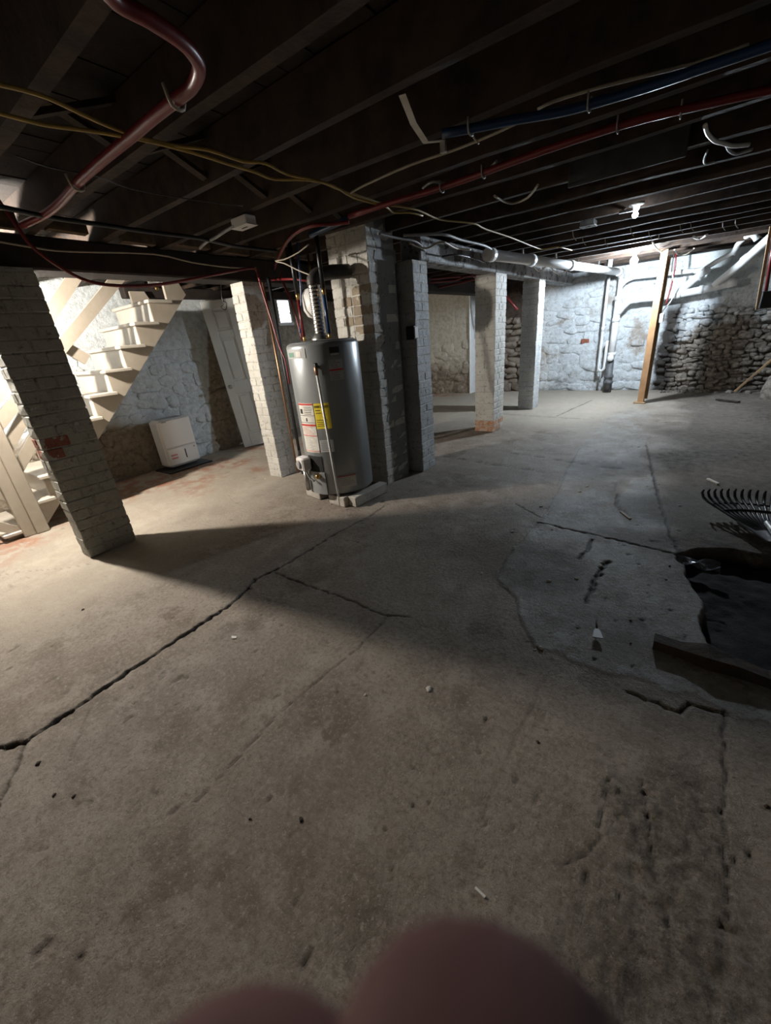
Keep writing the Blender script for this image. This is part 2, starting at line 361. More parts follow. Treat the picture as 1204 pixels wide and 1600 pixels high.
groove([(-0.753,2.824,0.000),(-0.478,2.779,0.000),(-0.235,2.759,0.000),(0.124,2.714,0.000)], .009, .008, .01, .7, 9)
groove([(-1.933,3.355,0.000),(-1.374,3.328,0.000),(-0.731,2.897,0.000)], .006, .005, .008, .4, 10)
groove([(-0.229,2.439,0.000),(-0.255,2.228,0.000),(-0.255,1.973,0.000)], .016, .010, .015, .8, 11)
groove([(-0.360,2.698,0.000),(-0.359,2.551,0.000),(-0.378,2.406,0.000)], .014, .008, .012, .8, 12)
groove([(0.002,0.967,0.000),(-0.002,1.047,0.000),(0.005,0.845,0.000),(-0.028,0.758,0.000),(-0.062,0.727,0.000)], .004, .003, .006, .4, 13)
groove([(0.083,1.089,0.000),(0.116,0.956,0.000),(0.134,0.856,0.000)], .004, .003, .006, .4, 14)
groove([(-2.387,0.510,0.000),(-2.283,0.451,0.000),(-2.049,0.403,0.000)], .004, .003, .004, .3, 15)
groove([(-1.895,0.191,0.000),(-1.783,0.116,0.000),(-1.660,0.022,0.000)], .004, .003, .005, .4, 16)
groove([(-0.340,3.637,0.000),(-0.317,3.377,0.000),(-0.188,3.147,0.000)], .014, .012, .012, .8, 17)
groove(PATCH[3:14], .005, .004, .004, .4, 19)
groove([(-0.287,5.311,0.000),(-0.117,4.101,0.000),(-0.008,3.379,0.000),(0.066,2.956,0.000),(0.124,2.722,-0.000)], .011, .01, .01, .75, 20)
groove([(0.002,1.455,0.000),(0.170,1.446,0.000),(0.207,1.509,0.000),(0.312,1.513,0.000)], .008, .006, .01, .75, 23)
groove([(-4.098,0.190,-0.000),(-3.900,0.414,0.000),(-3.607,0.618,0.000),(-3.502,0.755,0.000)], .006, .004, .005, .35, 24)
groove([(-1.629,6.750,0.000),(-1.405,8.262,0.000)], .014, .014, .01, .6, 25); groove([(-3.944,7.219,0.000),(-2.348,6.744,0.000),(-1.134,6.589,0.000)], .014, .014, .01, .5, 26)
sm = lambda a, lo, hi: np.clip((a-lo)/(hi-lo), 0, 1)
ROUGH = [(-0.055,1.077,0.000),(0.079,1.135,0.000),(0.289,1.281,0.000),(0.287,0.763,0.000),(0.370,0.793,0.000),(0.382,0.649,0.000),(-0.090,0.324,0.000),(-0.058,0.530,0.000),(-0.020,0.720,0.000),(0.058,0.815,0.000),(0.018,0.977,-0.000)]
rough = blur(inside(ROUGH), 40)*(.45+.45*sm(vnoise(GX, GY, .12, 31), .3, .6)); rough = np.maximum(rough, .45*sm(vnoise(GX, GY, .3, 34)*sm(GX, -1.2, .2)*sm(-GY, -1.4, -.7), .45, .7))
Z += rough*((vnoise(GX, GY, .024, 32)-.6)*.011+(vnoise(GX, GY, .035, 33)-.6)*.005)
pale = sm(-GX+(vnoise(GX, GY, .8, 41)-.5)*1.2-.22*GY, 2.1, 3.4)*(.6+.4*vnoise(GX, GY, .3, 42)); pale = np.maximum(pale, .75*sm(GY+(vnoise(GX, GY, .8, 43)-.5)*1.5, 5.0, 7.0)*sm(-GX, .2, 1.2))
rust = sm(-GX+(vnoise(GX, GY, .35, 51)-.5)*.9, 4.15, 4.7)*sm(vnoise(GX, GY, .3, 52), .25, .6)
soil = sm(GX+(vnoise(GX, GY, .35, 71)-.5)*.5, -.25, .05)*sm(GY, 2.2, 2.9)*(.55+.45*vnoise(GX, GY, .5, 72)); soil = np.maximum(soil, .55*sm(vnoise(GX, GY, .55, 73)*sm(GX, -2.3, -.9)*sm(GY, 1.2, 1.9)*sm(-GY, -6.5, -4.5), .5, .8))*(1-pit)  # dirt mottling; light fall-off towards the right is put into this colour too
pocks = vnoise(GX, GY, .035, 61); pk = sm(pocks, .90, .96)*(vnoise(GX, GY, .4, 62) > .45); Z -= pk*.006; crack = np.maximum(crack, pk*.3)
Z[GX < -3.2] *= .6
nx, ny = len(gx), len(gy); V = np.stack([GX, GY, Z], -1).reshape(-1, 3)
ii = (np.arange(nx-1)[:, None]*ny+np.arange(ny-1)[None]).ravel(); Fq = np.stack([ii, ii+ny, ii+ny+1, ii+1], -1)
me = bpy.data.meshes.new('floor'); me.vertices.add(len(V)); me.vertices.foreach_set('co', V.astype(np.float32).ravel())
me.loops.add(Fq.size); me.loops.foreach_set('vertex_index', Fq.astype(np.int32).ravel()); me.polygons.add(len(Fq)); me.polygons.foreach_set('loop_start', np.arange(0, Fq.size, 4, dtype=np.int32)); me.polygons.foreach_set('loop_total', np.full(len(Fq), 4, np.int32))
me.update(calc_edges=True); me.polygons.foreach_set('use_smooth', np.ones(len(Fq), bool))
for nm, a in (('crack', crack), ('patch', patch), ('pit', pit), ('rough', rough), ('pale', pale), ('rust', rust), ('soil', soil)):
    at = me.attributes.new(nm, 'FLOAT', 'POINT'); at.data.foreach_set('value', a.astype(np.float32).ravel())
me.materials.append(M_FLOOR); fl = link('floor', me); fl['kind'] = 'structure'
def fz(x, y):
    i = min(np.searchsorted(gx, x), nx-1); j = min(np.searchsorted(gy, y), ny-1); return float(Z[i, j])

# ---------------------------------------------------------------- walls
def stone_variants(n=12):
    out = []
    for k in range(n):
        r = random.Random(100+k); out_ring = []
        base = [(-.5, -.25), (-.28, -.5), (.28, -.5), (.5, -.25), (.5, .25), (.28, .5), (-.28, .5), (-.5, .25)]
        o = [(x+r.uniform(-.11, .11), y+r.uniform(-.13, .13)) for x, y in base]
        v = [(x, y, 0) for x, y in o]+[(x*.99, y*.98, .45+r.uniform(-.1, .1)) for x, y in o]+[(x*.80+r.uniform(-.03, .03), y*.74+r.uniform(-.03, .03), 1+r.uniform(-.3, .12)) for x, y in o]+[(r.uniform(-.1, .1), r.uniform(-.1, .1), 1.1)]
        f = [(i+a, (i+1) % 8+a, (i+1) % 8+a+8, i+a+8) for a in (0, 8) for i in range(8)]+[(16+i, 16+(i+1) % 8, 24) for i in range(8)]
        mb = MB(); mb.add(v, f, True); out.append(mb)
    return out
SV = stone_variants()
def rubble(parent, o, u, nrm, u1, z0, z1, m, depth=.045, rowh=(.10, .19), lens=(.14, .38), skip=None, seed=1, limit=300):
    """courses of separate rubble stones laid on the face that starts at o and runs along u"""
    r = random.Random(seed); meshes = [v.mesh('wall_stone', m) for v in SV]; u = Vector(u); nrm = Vector(nrm); z = z0; n = 0
    up = Vector((0, 0, 1))
    while z < z1-.04:
        h = r.uniform(*rowh); s = -r.uniform(0, .15); drift = r.uniform(-.05, .05)
        while s < u1:
            l = r.uniform(*lens)
            if not (skip and skip(s+l/2, z+h/2)) and n < limit and s+l < u1+.06:
                ob = link('stone', meshes[r.randrange(len(meshes))], parent)
                hj = h*r.uniform(.7, 1.45); c = Vector(o)+u*(s+l/2)+up*max(hj*.35, z+h/2+r.uniform(-.035, .035)+drift*(s/u1-.5))
                a = r.uniform(-.22, .22); uu = u*math.cos(a)+up*math.sin(a); vv = up*math.cos(a)-u*math.sin(a)
                nn = nrm if uu.cross(vv).dot(nrm) > 0 else nrm
                d = depth*r.uniform(.5, 1.25)
                mm = Matrix((uu*(l*1.08), vv*(hj*1.08), nn*d)).transposed().to_4x4(); mm.translation = c; ob.matrix_world = mm; n += 1
            s += l
        z += h
    return n
TOP = 2.44
ce_rim = struct('ceiling')
# left wall (behind the stairs)
wl = struct('wall_left')
MB().box((X0-.15, 3.5, 1.22), (.28, 12.0, TOP)).build('wall_core', M_WLEFT, wl)
mb = MB(); mb.box((X0+.0, 3.0, 1.96), (.05, 6.4, .96), bev=.008); mb.build('plaster_band', M_WLEFT, wl)
MB().box((X0+.06, 5.9, 2.15), (.16, 6.6, .12), bev=.01).build('sill_plate', M_BEAM, wl)
rubble(wl, (X0-.012, 1.1, 0), (0, 1, 0), (1, 0, 0), 3.4, 0, 1.46, M_WLEFT, depth=.034, seed=5, rowh=(.10, .2), lens=(.14, .36))
# far wall
wb = struct('wall_back')
MB().box((-1.7, Y1+.15, 1.22), (8.3, .28, TOP)).build('wall_core', M_WBACK, wb)
rubble(wb, (-2.85, Y1+.012, 0), (1, 0, 0), (0, -1, 0), 2.15, 0, 2.25, M_WBACK, depth=.036, rowh=(.12, .22), lens=(.2, .42), seed=9, limit=84)
rubble(wb, (-.42, Y1+.0, 0), (1, 0, 0), (0, -1, 0), 1.65, 0, 1.75, M_WBACK, depth=.085, rowh=(.055, .11), lens=(.07, .20), seed=10, limit=215)
MB().box((-1.86, Y1-.01, .96), (.16, .05, .09), bev=.012).build('bare_brick', M_RED, wb)
MB().box((-1.7, Y1-.12, 2.30), (8.1, .16, .22), bev=.01).build('rim_joist', M_BEAM, ce_rim)
mb = MB(); mb.box((.6, Y1, 1.98), (2.0, .05, .5), bev=.01); mb.build('plaster_band', M_PLASTER, wb)
# cream partition at the far left with its white end post
wp = struct('wall_partition')
MB().box((-4.945, 9.24, 1.22), (1.53, .38, TOP)).build('wall_core', M_WTAN, wp)
rubble(wp, (-5.7, 9.062, 0), (1, 0, 0), (0, -1, 0), 1.46, 0, 1.0, M_WTAN, depth=.04, seed=12, limit=60)
mb = MB(); mb.box((-4.165, 9.23, 1.08), (.03, .44, 2.16), bev=.006); mb.build('end_board', M_PVC, wp)
MB().box((-4.148, 9.3, 1.40), (.012, .2, .45), bev=.004).build('vent_panel', M_GLAB, wp)
wr = struct('wall_right'); MB().box((X1+.1, 3.5, 1.22), (.2, 12.0, TOP)).build('wall_core', M_WPLAIN, wr)
wf = struct('wall_front'); MB().box((-1.7, Y0-.1, 1.22), (8.4, .2, TOP)).build('wall_core', M_WPLAIN, wf)
# dark rubble seen between the two far pillars
wd = struct('wall_alcove'); MB().box((-3.5, 9.42, 1.1), (1.3, .06, 2.2)).build('wall_core', M_ROT, wd)
rubble(wd, (-4.1, 9.40, 0), (1, 0, 0), (0, -1, 0), 1.2, 0, 1.6, mat('bare_dark_stone', (.20, .165, .13), (.09, .07, .055), 10, bs=.6), depth=.09, rowh=(.09, .16), seed=15, limit=60)
# window high in the left wall
w1 = struct('window_1')
MB().box((-5.705, 5.08, 1.93), (.02, .23, .33)).build('pane', emis('daylit_frosted_glass', (.86, .93, 1.0), 6.0), w1)
for c, d in (((-5.69, 4.945, 1.93), (.05, .04, .43)), ((-5.69, 5.215, 1.93), (.05, .04, .43)), ((-5.69, 5.08, 2.12), (.05, .31, .05)), ((-5.69, 5.08, 1.74), (.06, .34, .05))):
    MB().box(c, d, bev=.006).build('window_frame', M_WHITE, w1)
MB().box((-5.675, 5.19, 1.9), (.03, .03, .02), bev=.004).build('latch', M_GREYP, w1)

# ---------------------------------------------------------------- ceiling: deck boards, joists, bridging, beams
ce = ce_rim
x = X0
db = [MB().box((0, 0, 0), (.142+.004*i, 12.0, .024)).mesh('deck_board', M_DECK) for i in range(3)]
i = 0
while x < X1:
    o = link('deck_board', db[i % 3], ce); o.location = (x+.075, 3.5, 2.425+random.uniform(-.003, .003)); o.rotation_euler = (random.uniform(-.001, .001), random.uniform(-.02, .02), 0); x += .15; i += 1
jm = []
for k in range(4):
    r = random.Random(k+50); mb = MB(); n = 14; P = []
    for q in range(n+1):
        xx = -4.075+8.15*q/n; w = .026+r.uniform(-.003, .003); zb = -.105+r.uniform(-.008, .008); dy = r.uniform(-.004, .004)
        P += [(xx, -w+dy, .10), (xx, -w+dy, zb), (xx, w+dy, zb+r.uniform(-.004, .004)), (xx, w+dy, .10)]
    f = [(q*4+a, q*4+(a+1) % 4, q*4+4+(a+1) % 4, q*4+4+a) for q in range(n) for a in range(4)]+[(0, 3, 2, 1), (n*4, n*4+1, n*4+2, n*4+3)]
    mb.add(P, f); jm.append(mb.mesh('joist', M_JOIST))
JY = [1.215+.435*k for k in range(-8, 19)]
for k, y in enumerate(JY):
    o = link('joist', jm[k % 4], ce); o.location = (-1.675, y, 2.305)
for k, y in enumerate(JY[6:12]):            # crossed bridging between the near joists
    xb = -2.08-.05*k
    MB().bar((xb, y+.03, 2.23), (xb-.02, y+.405, 2.385), .045, .02).build('bridging', M_JOIST, ce)
    MB().bar((xb-.06, y+.405, 2.23), (xb-.06, y+.03, 2.385), .045, .02).build('bridging', M_JOIST, ce)
bm1 = MB().box((-3.78, 3.6, 2.10), (.27, 11.6, .20), bev=.012).build('beam', M_BEAM); tag(bm1, kind='structure')
bm2 = MB().box((-2.30, 6.55, 2.10), (.22, 5.7, .20), bev=.012).build('beam', M_WBEAM); tag(bm2, kind='structure')

r = random.Random(31)
for k, y in enumerate(JY[6:14]):            # rough blocking on top of the dark beam
    MB().bar((-3.55, y+.06+r.uniform(0, .06), 2.245), (-3.55, y+.36-r.uniform(0, .08), 2.24), .05+r.uniform(0, .03), .05+r.uniform(0, .05)).build('blocking', M_BLKG, ce)

# ---------------------------------------------------------------- brick pillars and chimney
def brick_mesh(l, w, h, m, seed):
    r = random.Random(seed); mb = MB(); mb.box((0, 0, 0), (l, w, h), bev=.005)
    mb.v = [(x+r.uniform(-.0025, .0025), y+r.uniform(-.0025, .0025), z+r.uniform(-.002, .002)) for x, y, z in mb.v]
    return mb.mesh('brick', m)
def pillar(x0, x1, y0, y1, z1, label, m=M_BRICK, special=None, seed=1, name='brick_pillar', cat='pillar', course=.079, limit=295, group=None, mortar=None):
    t = thing(name, label, cat, group, ((x0+x1)/2, (y0+y1)/2, 0)); cx, cy = (x0+x1)/2, (y0+y1)/2
    MB().box((0, 0, z1/2), (x1-x0-.016, y1-y0-.016, z1)).build('mortar_core', mortar or M_MORTAR, t)
    r = random.Random(seed); z = .0; k = 0; cache = {}; cnt = 0; g = .007; bh = course-g
    while z+bh < z1+.02:
        if k % 2 == 0: ny_ = max(2, round((y1-y0)/.118)); nx_ = max(1, round((x1-x0)/.26))
        else: nx_ = max(2, round((x1-x0)/.118)); ny_ = max(1, round((y1-y0)/.20))
        wx = (x1-x0)/nx_; wy = (y1-y0)/ny_
        for a in range(nx_):
            for b in range(ny_):
                if nx_ > 2 and ny_ > 2 and 0 < a < nx_-1 and 0 < b < ny_-1: continue
                px_ = x0+wx*(a+.5)-cx+r.uniform(-.0025, .0025); py_ = y0+wy*(b+.5)-cy+r.uniform(-.0025, .0025)
                mm = special(px_+cx, py_+cy, z+bh/2) if special else None
                key = (k % 2, mm.name if mm else '', r.randrange(3))
                if key not in cache: cache[key] = brick_mesh(wx-g, wy-g, bh, mm or m, hash(key[0]*7+key[2]))
                o = link('brick', cache[key], t); o.location = (px_, py_, z+course/2); o.rotation_euler = (r.uniform(-.008, .008), r.uniform(-.008, .008), r.uniform(-.012, .012)); cnt += 1
        z += course; k += 1
    return t
def sp_near(x, y, z):
    if y < .90 and (.88 < z < .95 or .82 < z < .84): return M_REDC
    if y > 1.06 and .98 < z < 1.03 and x > -3.67: return M_REDC
def sp_chim(x, y, z):
    if y < 3.25 and -2.62 < x < -2.42 and 1.42 < z < 1.80: return M_SOOTY
def sp_col3(x, y, z):
    if z < .16 and y < 5.8: return M_RUST
pillar(-3.76, -3.59, .79, 1.15, 2.0, 'grey-painted brick pillar standing beside the stairs, broad dark face', M_BRICKG, special=sp_near, seed=2, mortar=M_BRICKG)
pillar(-3.87, -3.66, 2.81, 3.07, 2.0, 'slim cream-painted brick pillar between leaning door and water heater', seed=3)
pillar(-2.47, -2.18, 5.50, 5.88, 2.0, 'painted brick pillar with rusty orange bare base', special=sp_col3, seed=4)
pillar(-2.43, -2.16, 7.23, 7.54, 2.0, 'clean smooth painted pillar closest to the far stone wall', M_BRICKC, seed=5)
pillar(-2.50, -2.20, 3.57, 3.84, 2.0, 'bluish-white brick pillar standing tight against the chimney', M_BRICKC, seed=6)
ch = pillar(-2.77, -2.325, 3.08, 3.47, 2.40, 'big painted brick chimney behind the water heater', special=sp_chim, seed=8, name='chimney', cat='chimney')
# grey parging on the chimney's right side, its edge broken away, leaving a pale brick strip
pg = [(.235, -.085+.012*math.sin(5*z)+random.choice((-.03, 0, 0, .03))+random.uniform(-.012, .012), z) for z in np.arange(.05, 2.36, .05)]
poly = [(.214, .195, .0), (.214, -.07, .0)]+[(.214, y, z) for _, y, z in pg]+[(.214, -.1, 2.38), (.214, .195, 2.38)]
MB().prism(poly, (.0062, 0, 0)).build('parging', M_PARGE, ch)
MB().box((.10, .245, 1.05), (.16, .10, 2.1), bev=.01).build('corner_fill', M_PARGE, ch)
sw = thing('junction_box', 'dark switch box with pale cover on the chimney corner', 'box', None, (-2.245, 3.56, 1.40))
MB().box((0, 0, 0), (.09, .07, .12), bev=.006).build('box_body', M_BLACK, sw); MB().box((.048, .005, .0), (.012, .06, .10), bev=.003).build('cover', M_WHITE, sw)

# ---------------------------------------------------------------- stairs
SX = -4.76; SW = .82
def ty(k): return 1.59+.208*k
def tz(k): return .913+.21*k
st = thing('staircase', 'beige-painted wooden staircase with cut stringer rising along the left wall', 'staircase')
for xs in (SX, SX-SW+.04):
    poly = []
    for k in range(-4, 6):
        poly += [(xs, ty(k)-.21, tz(k)-.03), (xs, ty(k), tz(k)-.03)]
    poly[0] = (xs, ty(-4)-.21, 0); poly.insert(1, (xs, ty(-4)-.21, tz(-4)-.03))
    poly += [(xs, ty(5), 2.15), (xs, ty(5)+.17, 2.15), (xs, 2.86, 2.02), (xs, .81, 0.0)]
    MB().prism(poly, (-.04, 0, 0)).build('stringer', M_STAIR, st)
for k in range(-4, 6):
    MB().box((SX-SW/2+.03, ty(k)-.115, tz(k)-.015), (SW+.07, .265, .032), bev=.006).build('tread', M_TREAD, st)
    if k < 5: MB().box((SX-SW/2-.0, ty(k)+.005, tz(k)+.09), (SW-.02, .02, .18)).build('riser', M_TREAD, st)
MB().bar((SX+.05, .80, .98), (SX+.05, 2.18, 2.16), .10, .035, (1, 0, 0)).build('mid_rail', M_STAIR, st)
mb = MB(); mb.bar((SX+.05, .70, 1.03), (SX+.05, 1.83, 2.18), .10, .04, (1, 0, 0)); mb.build('top_rail', M_STAIR, st)
MB().bar((SX+.02, .62, .38), (SX+.02, 1.05, .86), .09, .035, (1, 0, 0)).build('lower_rail', M_STAIR, st)
MB().bar((SX+.03, 1.30, 1.76), (SX+.03, 1.66, 1.44), .10, .035, (1, 0, 0)).build('brace', M_STAIR, st)
MB().bar((SX+.03, .80, .78), (SX+.03, 1.10, 1.12), .09, .035, (1, 0, 0)).build('brace', M_STAIR, st)
MB().box((SX+.06, .785, .60), (.05, .10, 1.20), bev=.005).build('newel_post', M_STAIR, st)
MB().box((SX+.045, .69, .58), (.05, .09, 1.16), bev=.005).build('newel_post', M_STAIR, st)
MB().bar((SX+.03, .30, .35), (SX+.03, .64, .06), .08, .03, (1, 0, 0)).build('brace', M_STAIR, st)

# ---------------------------------------------------------------- lamps
def bulb_lamp(name, label, loc, power, color, r=.04, hold=True, cordtop=None):
    t = thing(name, label, 'lamp', None, loc); L = power/(PI*4*PI*r*r)
    prof = [(.012, r*1.75), (.014, r*1.2)]
    prof = [(r*math.sin(a), -r*math.cos(a)) for a in np.linspace(.12, 2.5, 14)]+[(.015, r*1.5)]
    MB().lathe(prof, n=20).build('bulb', emis('bulb_glow_'+name, color, L), t)
    if hold:
        MB().lathe([(.016, r*1.4), (.024, r*1.5), (.03, r*1.5+.03), (.058, r*1.5+.036), (.058, r*1.5+.05)], n=20).build('lamp_holder', M_WHITE, t)
    if cordtop: MB().tube([(0, 0, r*1.5), (0, 0, cordtop-loc[2])], .004, 6).build('cord', M_WHITE, t)
    return t
bulb_lamp('bulb_lamp', 'lit bare bulb under the joist at the foot of the stairs', (-4.38, .68, 1.97), P_STAIR, (1.0, .92, .82))
bulb_lamp('bulb_lamp', 'glaring bare white bulb before the far stone wall', (-.955, 7.6, 2.069), P_FAR, (.76, .88, 1.0), r=.05)
lf = bulb_lamp('bulb_lamp', 'small glinting bulb on a bracket under the joists near the grey box', (-.61, 4.555, 2.13), P_JOIST, (.80, .90, 1.0), r=.022)  # dim glow stands in for the glint reflected off this bulb
MB().bar((-.12, -.02, .04), (.0, 0, .04), .03, .02).build('bracket', M_STEEL, lf); MB().bar((-.10, -.02, .04), (-.10, .14, .09), .02, .012).build('hanger', M_STEEL, lf)
ph = thing('lamp_holder', 'white porcelain lamp holder above the top of the stairs', 'lamp holder', None, (-5.0, 2.68, 2.15))
MB().lathe([(.05, .0), (.075, .01), (.08, .035), (.06, .05)], n=24).build('base', M_WHITE, ph); MB().lathe([(.012, -.06), (.02, -.05), (.022, .0)], n=16).build('socket', M_BRASS, ph)

# ---------------------------------------------------------------- water heater
HC = (-2.60, 2.69); HR = .305
wh = thing('water_heater', 'tall grey tank water heater on concrete blocks before the chimney', 'water heater', None, (HC[0], HC[1], .095))
C0 = (0, 0, -.095)
MB().lathe([(HR-.012, .02), (HR, .03), (HR, 1.275), (HR-.008, 1.295), (HR-.03, 1.305)], n=48).build('tank', M_HEAT, wh)
MB().lathe([(HR-.05, 0), (HR-.02, .02)], n=40).build('base_ring', M_BLACK, wh)
MB().lathe([(HR-.02, 1.30), (HR-.04, 1.312), (.05, 1.318)], n=40).build('top_cap', M_HEATD, wh)
def lab(name, a0, a1, z0, z1, m, parent, off=.0015): return MB().shell(C0, HR+off, a0, a1, z0, z1, .0012, 8).build(name, m, parent)
def lines(parent, a0, a1, z0, z1, n, m, seed, off=.003):
    r = random.Random(seed); mb = MB(); h = (z1-z0)/n
    for k in range(n):
        e = a0+(a1-a0)*r.uniform(.55, 1); mb.shell(C0, HR+off, a0, e, z0+h*(k+.35), z0+h*(k+.62), .0006, 5)
    o = mb.build('small_print', m, parent); o['kind'] = 'stuff'; return o
e = lab('energy_label', -74, -49, .718, .93, M_YLAB, wh)
lines(e, -72, -51, .735, .80, 4, M_INK, 3); lines(e, -72, -58, .84, .885, 2, M_INK, 4)
a = lab('instruction_label', -108, -75.5, .51, .935, M_CREAM, wh)
for z0, z1 in ((.918, .932), (.742, .758), (.655, .661), (.520, .524)): lab('red_band', -107.8, -75.7, z0, z1, M_RLAB, a, .003)
for z0, z1 in ((.83, .833), (.77, .773)): lab('black_rule', -107.8, -75.7, z0, z1, M_INK, a, .003)
lines(a, -95, -78, .838, .91, 5, M_INK, 5); lines(a, -105, -78, .665, .738, 6, M_PINK, 6); lines(a, -105, -78, .53, .65, 8, M_GLAB, 7); lab('pictogram', -105, -99, .845, .885, M_INK, a, .003); lab('pictogram', -93, -90.5, .782, .81, M_INK, a, .003)
a = lab('data_label', -73, -50, .515, .62, M_GLAB, wh); lines(a, -71, -53, .525, .612, 6, M_HEATD, 8)
a = lab('brand_badge', -118, -74, 1.288, 1.36, M_GLAB, wh); lab('badge_mark', -112, -97, 1.30, 1.335, M_GREEN, a, .003); lab('badge_mark', -92, -82, 1.30, 1.34, M_CREAM, a, .003)
a = lab('warranty_label', -37, -22, 1.285, 1.35, M_INK, wh); lab('warranty_strip', -36.5, -22.5, 1.287, 1.305, M_GLAB, a, .003)
a = lab('warning_label', -40.5, -19, 1.10, 1.256, M_GLAB, wh); lab('red_band', -40.4, -19.1, 1.172, 1.186, M_RLAB, a, .003); lines(a, -39, -22, 1.19, 1.25, 5, M_HEATD, 9); lines(a, -39, -22, 1.105, 1.168, 5, M_HEATD, 10)
a = lab('warning_label', -52, -20, .175, .288, M_CREAM, wh); lab('red_band', -51.8, -20.2, .276, .284, M_RLAB, a, .003); lines(a, -50, -24, .19, .27, 5, M_GLAB, 11)
# lettering on the yellow label, wrapped on the tank
fc = bpy.data.curves.new('energy_lettering', 'FONT'); fc.body = 'ENERGYGUIDE'; fc.size = .026; fc.extrude = .0004; fo = bpy.data.objects.new('tmp', fc); COL.objects.link(fo)
dg = bpy.context.evaluated_depsgraph_get(); tm = bpy.data.meshes.new_from_object(fo.evaluated_get(dg)); bpy.data.objects.remove(fo)
xs_ = [v.co.x for v in tm.vertices]; x0_, x1_ = min(xs_), max(xs_)
for v in tm.vertices:
    an = R(-73+(v.co.x-x0_)/(x1_-x0_)*23); rr = HR+.0035+v.co.z; v.co = (rr*math.cos(an), rr*math.sin(an), .895-.095+v.co.y)
tm.materials.clear(); tm.materials.append(M_INK); lo_ = link('lettering', tm, e)
# relief valve with its long drip pipe
an = R(-58.5); d = Vector((math.cos(an), math.sin(an), 0))
MB().tube([d*HR+Vector((0, 0, 1.12)), d*(HR+.05)+Vector((0, 0, 1.12))], .014, 10).build('relief_valve', M_BRASS, wh)
MB().box(d*(HR+.045)+Vector((0, 0, 1.135)), (.03, .03, .035), bev=.004).build('valve_lever', M_BLACK, wh)
mb = MB(); mb.tube([d*(HR+.045)+Vector((0, 0, 1.13)), d*(HR+.045)+Vector((0, 0, 1.09)), d*(HR+.045)+Vector((0, 0, 1.06))], [.016, .016, .013], 10); mb.build('pipe_fitting', M_COPPER, wh)
mb = MB(); mb.tube([d*(HR+.045)+Vector((0, 0, 1.07)), Vector((.178, -.245, -.085))], .0105, 10); mb.build('drip_pipe', M_PVC, wh)
# burner access, gas valve and drain
mb = MB(); mb.shell(C0, HR, -122, -72, .12, .33, .012, 10); mb.build('burner_cover', M_HEAT, wh)
mb = MB(); mb.shell(C0, HR, -104, -74, .335, .475, .006, 8); mb.build('access_opening', M_SLOT, wh)
an = R(-106); d = Vector((math.cos(an), math.sin(an), 0)); q = Vector((-d.y, d.x, 0))
rm = Matrix((d, q, Vector((0, 0, 1)))).transposed()
gv = MB().box(d*(HR+.055)+Vector((0, 0, .315)), (.09, .13, .12), rm, bev=.012).build('gas_valve', M_WHITE, wh)
MB().lathe([(.035, 0), (.038, .01), (.03, .02)], d*(HR+.10)+Vector((0, 0, .315)), 16, d).build('dial', M_GREYP, gv)
MB().tube([d*(HR+.05)+Vector((0, 0, .26)), d*(HR+.05)+q*.05+Vector((0, 0, .19)), d*(HR+.03)+q*.10+Vector((0, 0, .16))], .009, 8, sub=4).build('gas_line', M_STEEL, wh)
an = R(-84); d2 = Vector((math.cos(an), math.sin(an), 0))
MB().lathe([(.018, 0), (.026, .01), (.022, .04), (.012, .05)], d2*HR+Vector((0, 0, .20)), 14, d2).build('drain_valve', M_BRASS, wh)
MB().tube([d*(HR+.04)-q*.03+Vector((0, 0, .25)), d*(HR+.04)-q*.03+Vector((0, 0, .05))], .022, 10).build('sediment_pipe', M_STEEL, wh)
# flue: draft hood, ribbed vertical pipe, elbow and the sooty run into the chimney
MB().lathe([(.085, 1.305), (.085, 1.33), (.055, 1.36), (.05, 1.37)], (-.06, .06, 0), 20).build('draft_hood', M_STEEL, wh)
fl_ = MB(); prof = []
for k in range(14): z = 1.36+k*.028; prof += [(.048, z), (.052, z+.006), (.048, z+.012)]
fl_.lathe(prof, (-.06, .06, 0), 20); fl_.build('flue_pipe', M_DUCT, wh)
mb = MB(); mb.tube([(-.06, .06, 1.74), (-.06, .06, 1.77), (-.045, .10, 1.805), (-.01, .16, 1.82), (.04, .24, 1.825), (.08, .36, 1.83)], .055, 14, sub=3); mb.build('flue_elbow', M_SOOT, wh)
# hot and cold connections
for (bx_, by_, m, n_) in ((-.30+.03, .06, M_PEXR, 'hot_pipe'), (.04, .06, M_PEXB, 'cold_pipe')):
    o = MB().tube([(bx_, by_, 1.31), (bx_, by_, 1.37)], .013, 10).build('brass_nipple', M_BRASS, wh)
    o = MB().tube([(bx_, by_, 1.36), (bx_, by_, 1.66)], .014, 10).build(n_, m, wh)
    MB().tube([(bx_, by_, 1.65), (bx_, by_, 1.71)], .016, 10).build('pipe_fitting', M_BRASS, o)
    MB().tube([(bx_, by_, 1.70), (bx_+.0, by_, 2.10)], .019, 10).build('pipe_insulation', M_BLACK, o)
# concrete blocks
for lb_, a_, b_ in (('pale concrete block under heater on the gas valve side', (-2.93, 2.52), (-2.70, 2.48)), ('short concrete block under heater at the drip pipe foot', (-2.56, 2.455), (-2.345, 2.435)), ('long concrete block under heater beside the chimney', (-2.30, 2.48), (-2.27, 2.93))):
    c = Vector(((a_[0]+b_[0])/2, (a_[1]+b_[1])/2, .0475)); dv = Vector((b_[0]-a_[0], b_[1]-a_[1], 0)); l = dv.length; ang = math.atan2(dv.y, dv.x)
    o = MB().box((0, 0, 0), (l, .095 if l > .3 else .11, .093), bev=.006).build('concrete_block', M_BLOCK); o.location = c; o.rotation_euler = (0, 0, ang); tag(o, lb_, 'block')
    if l < .3: o.location = c+Vector((0, .05, 0))
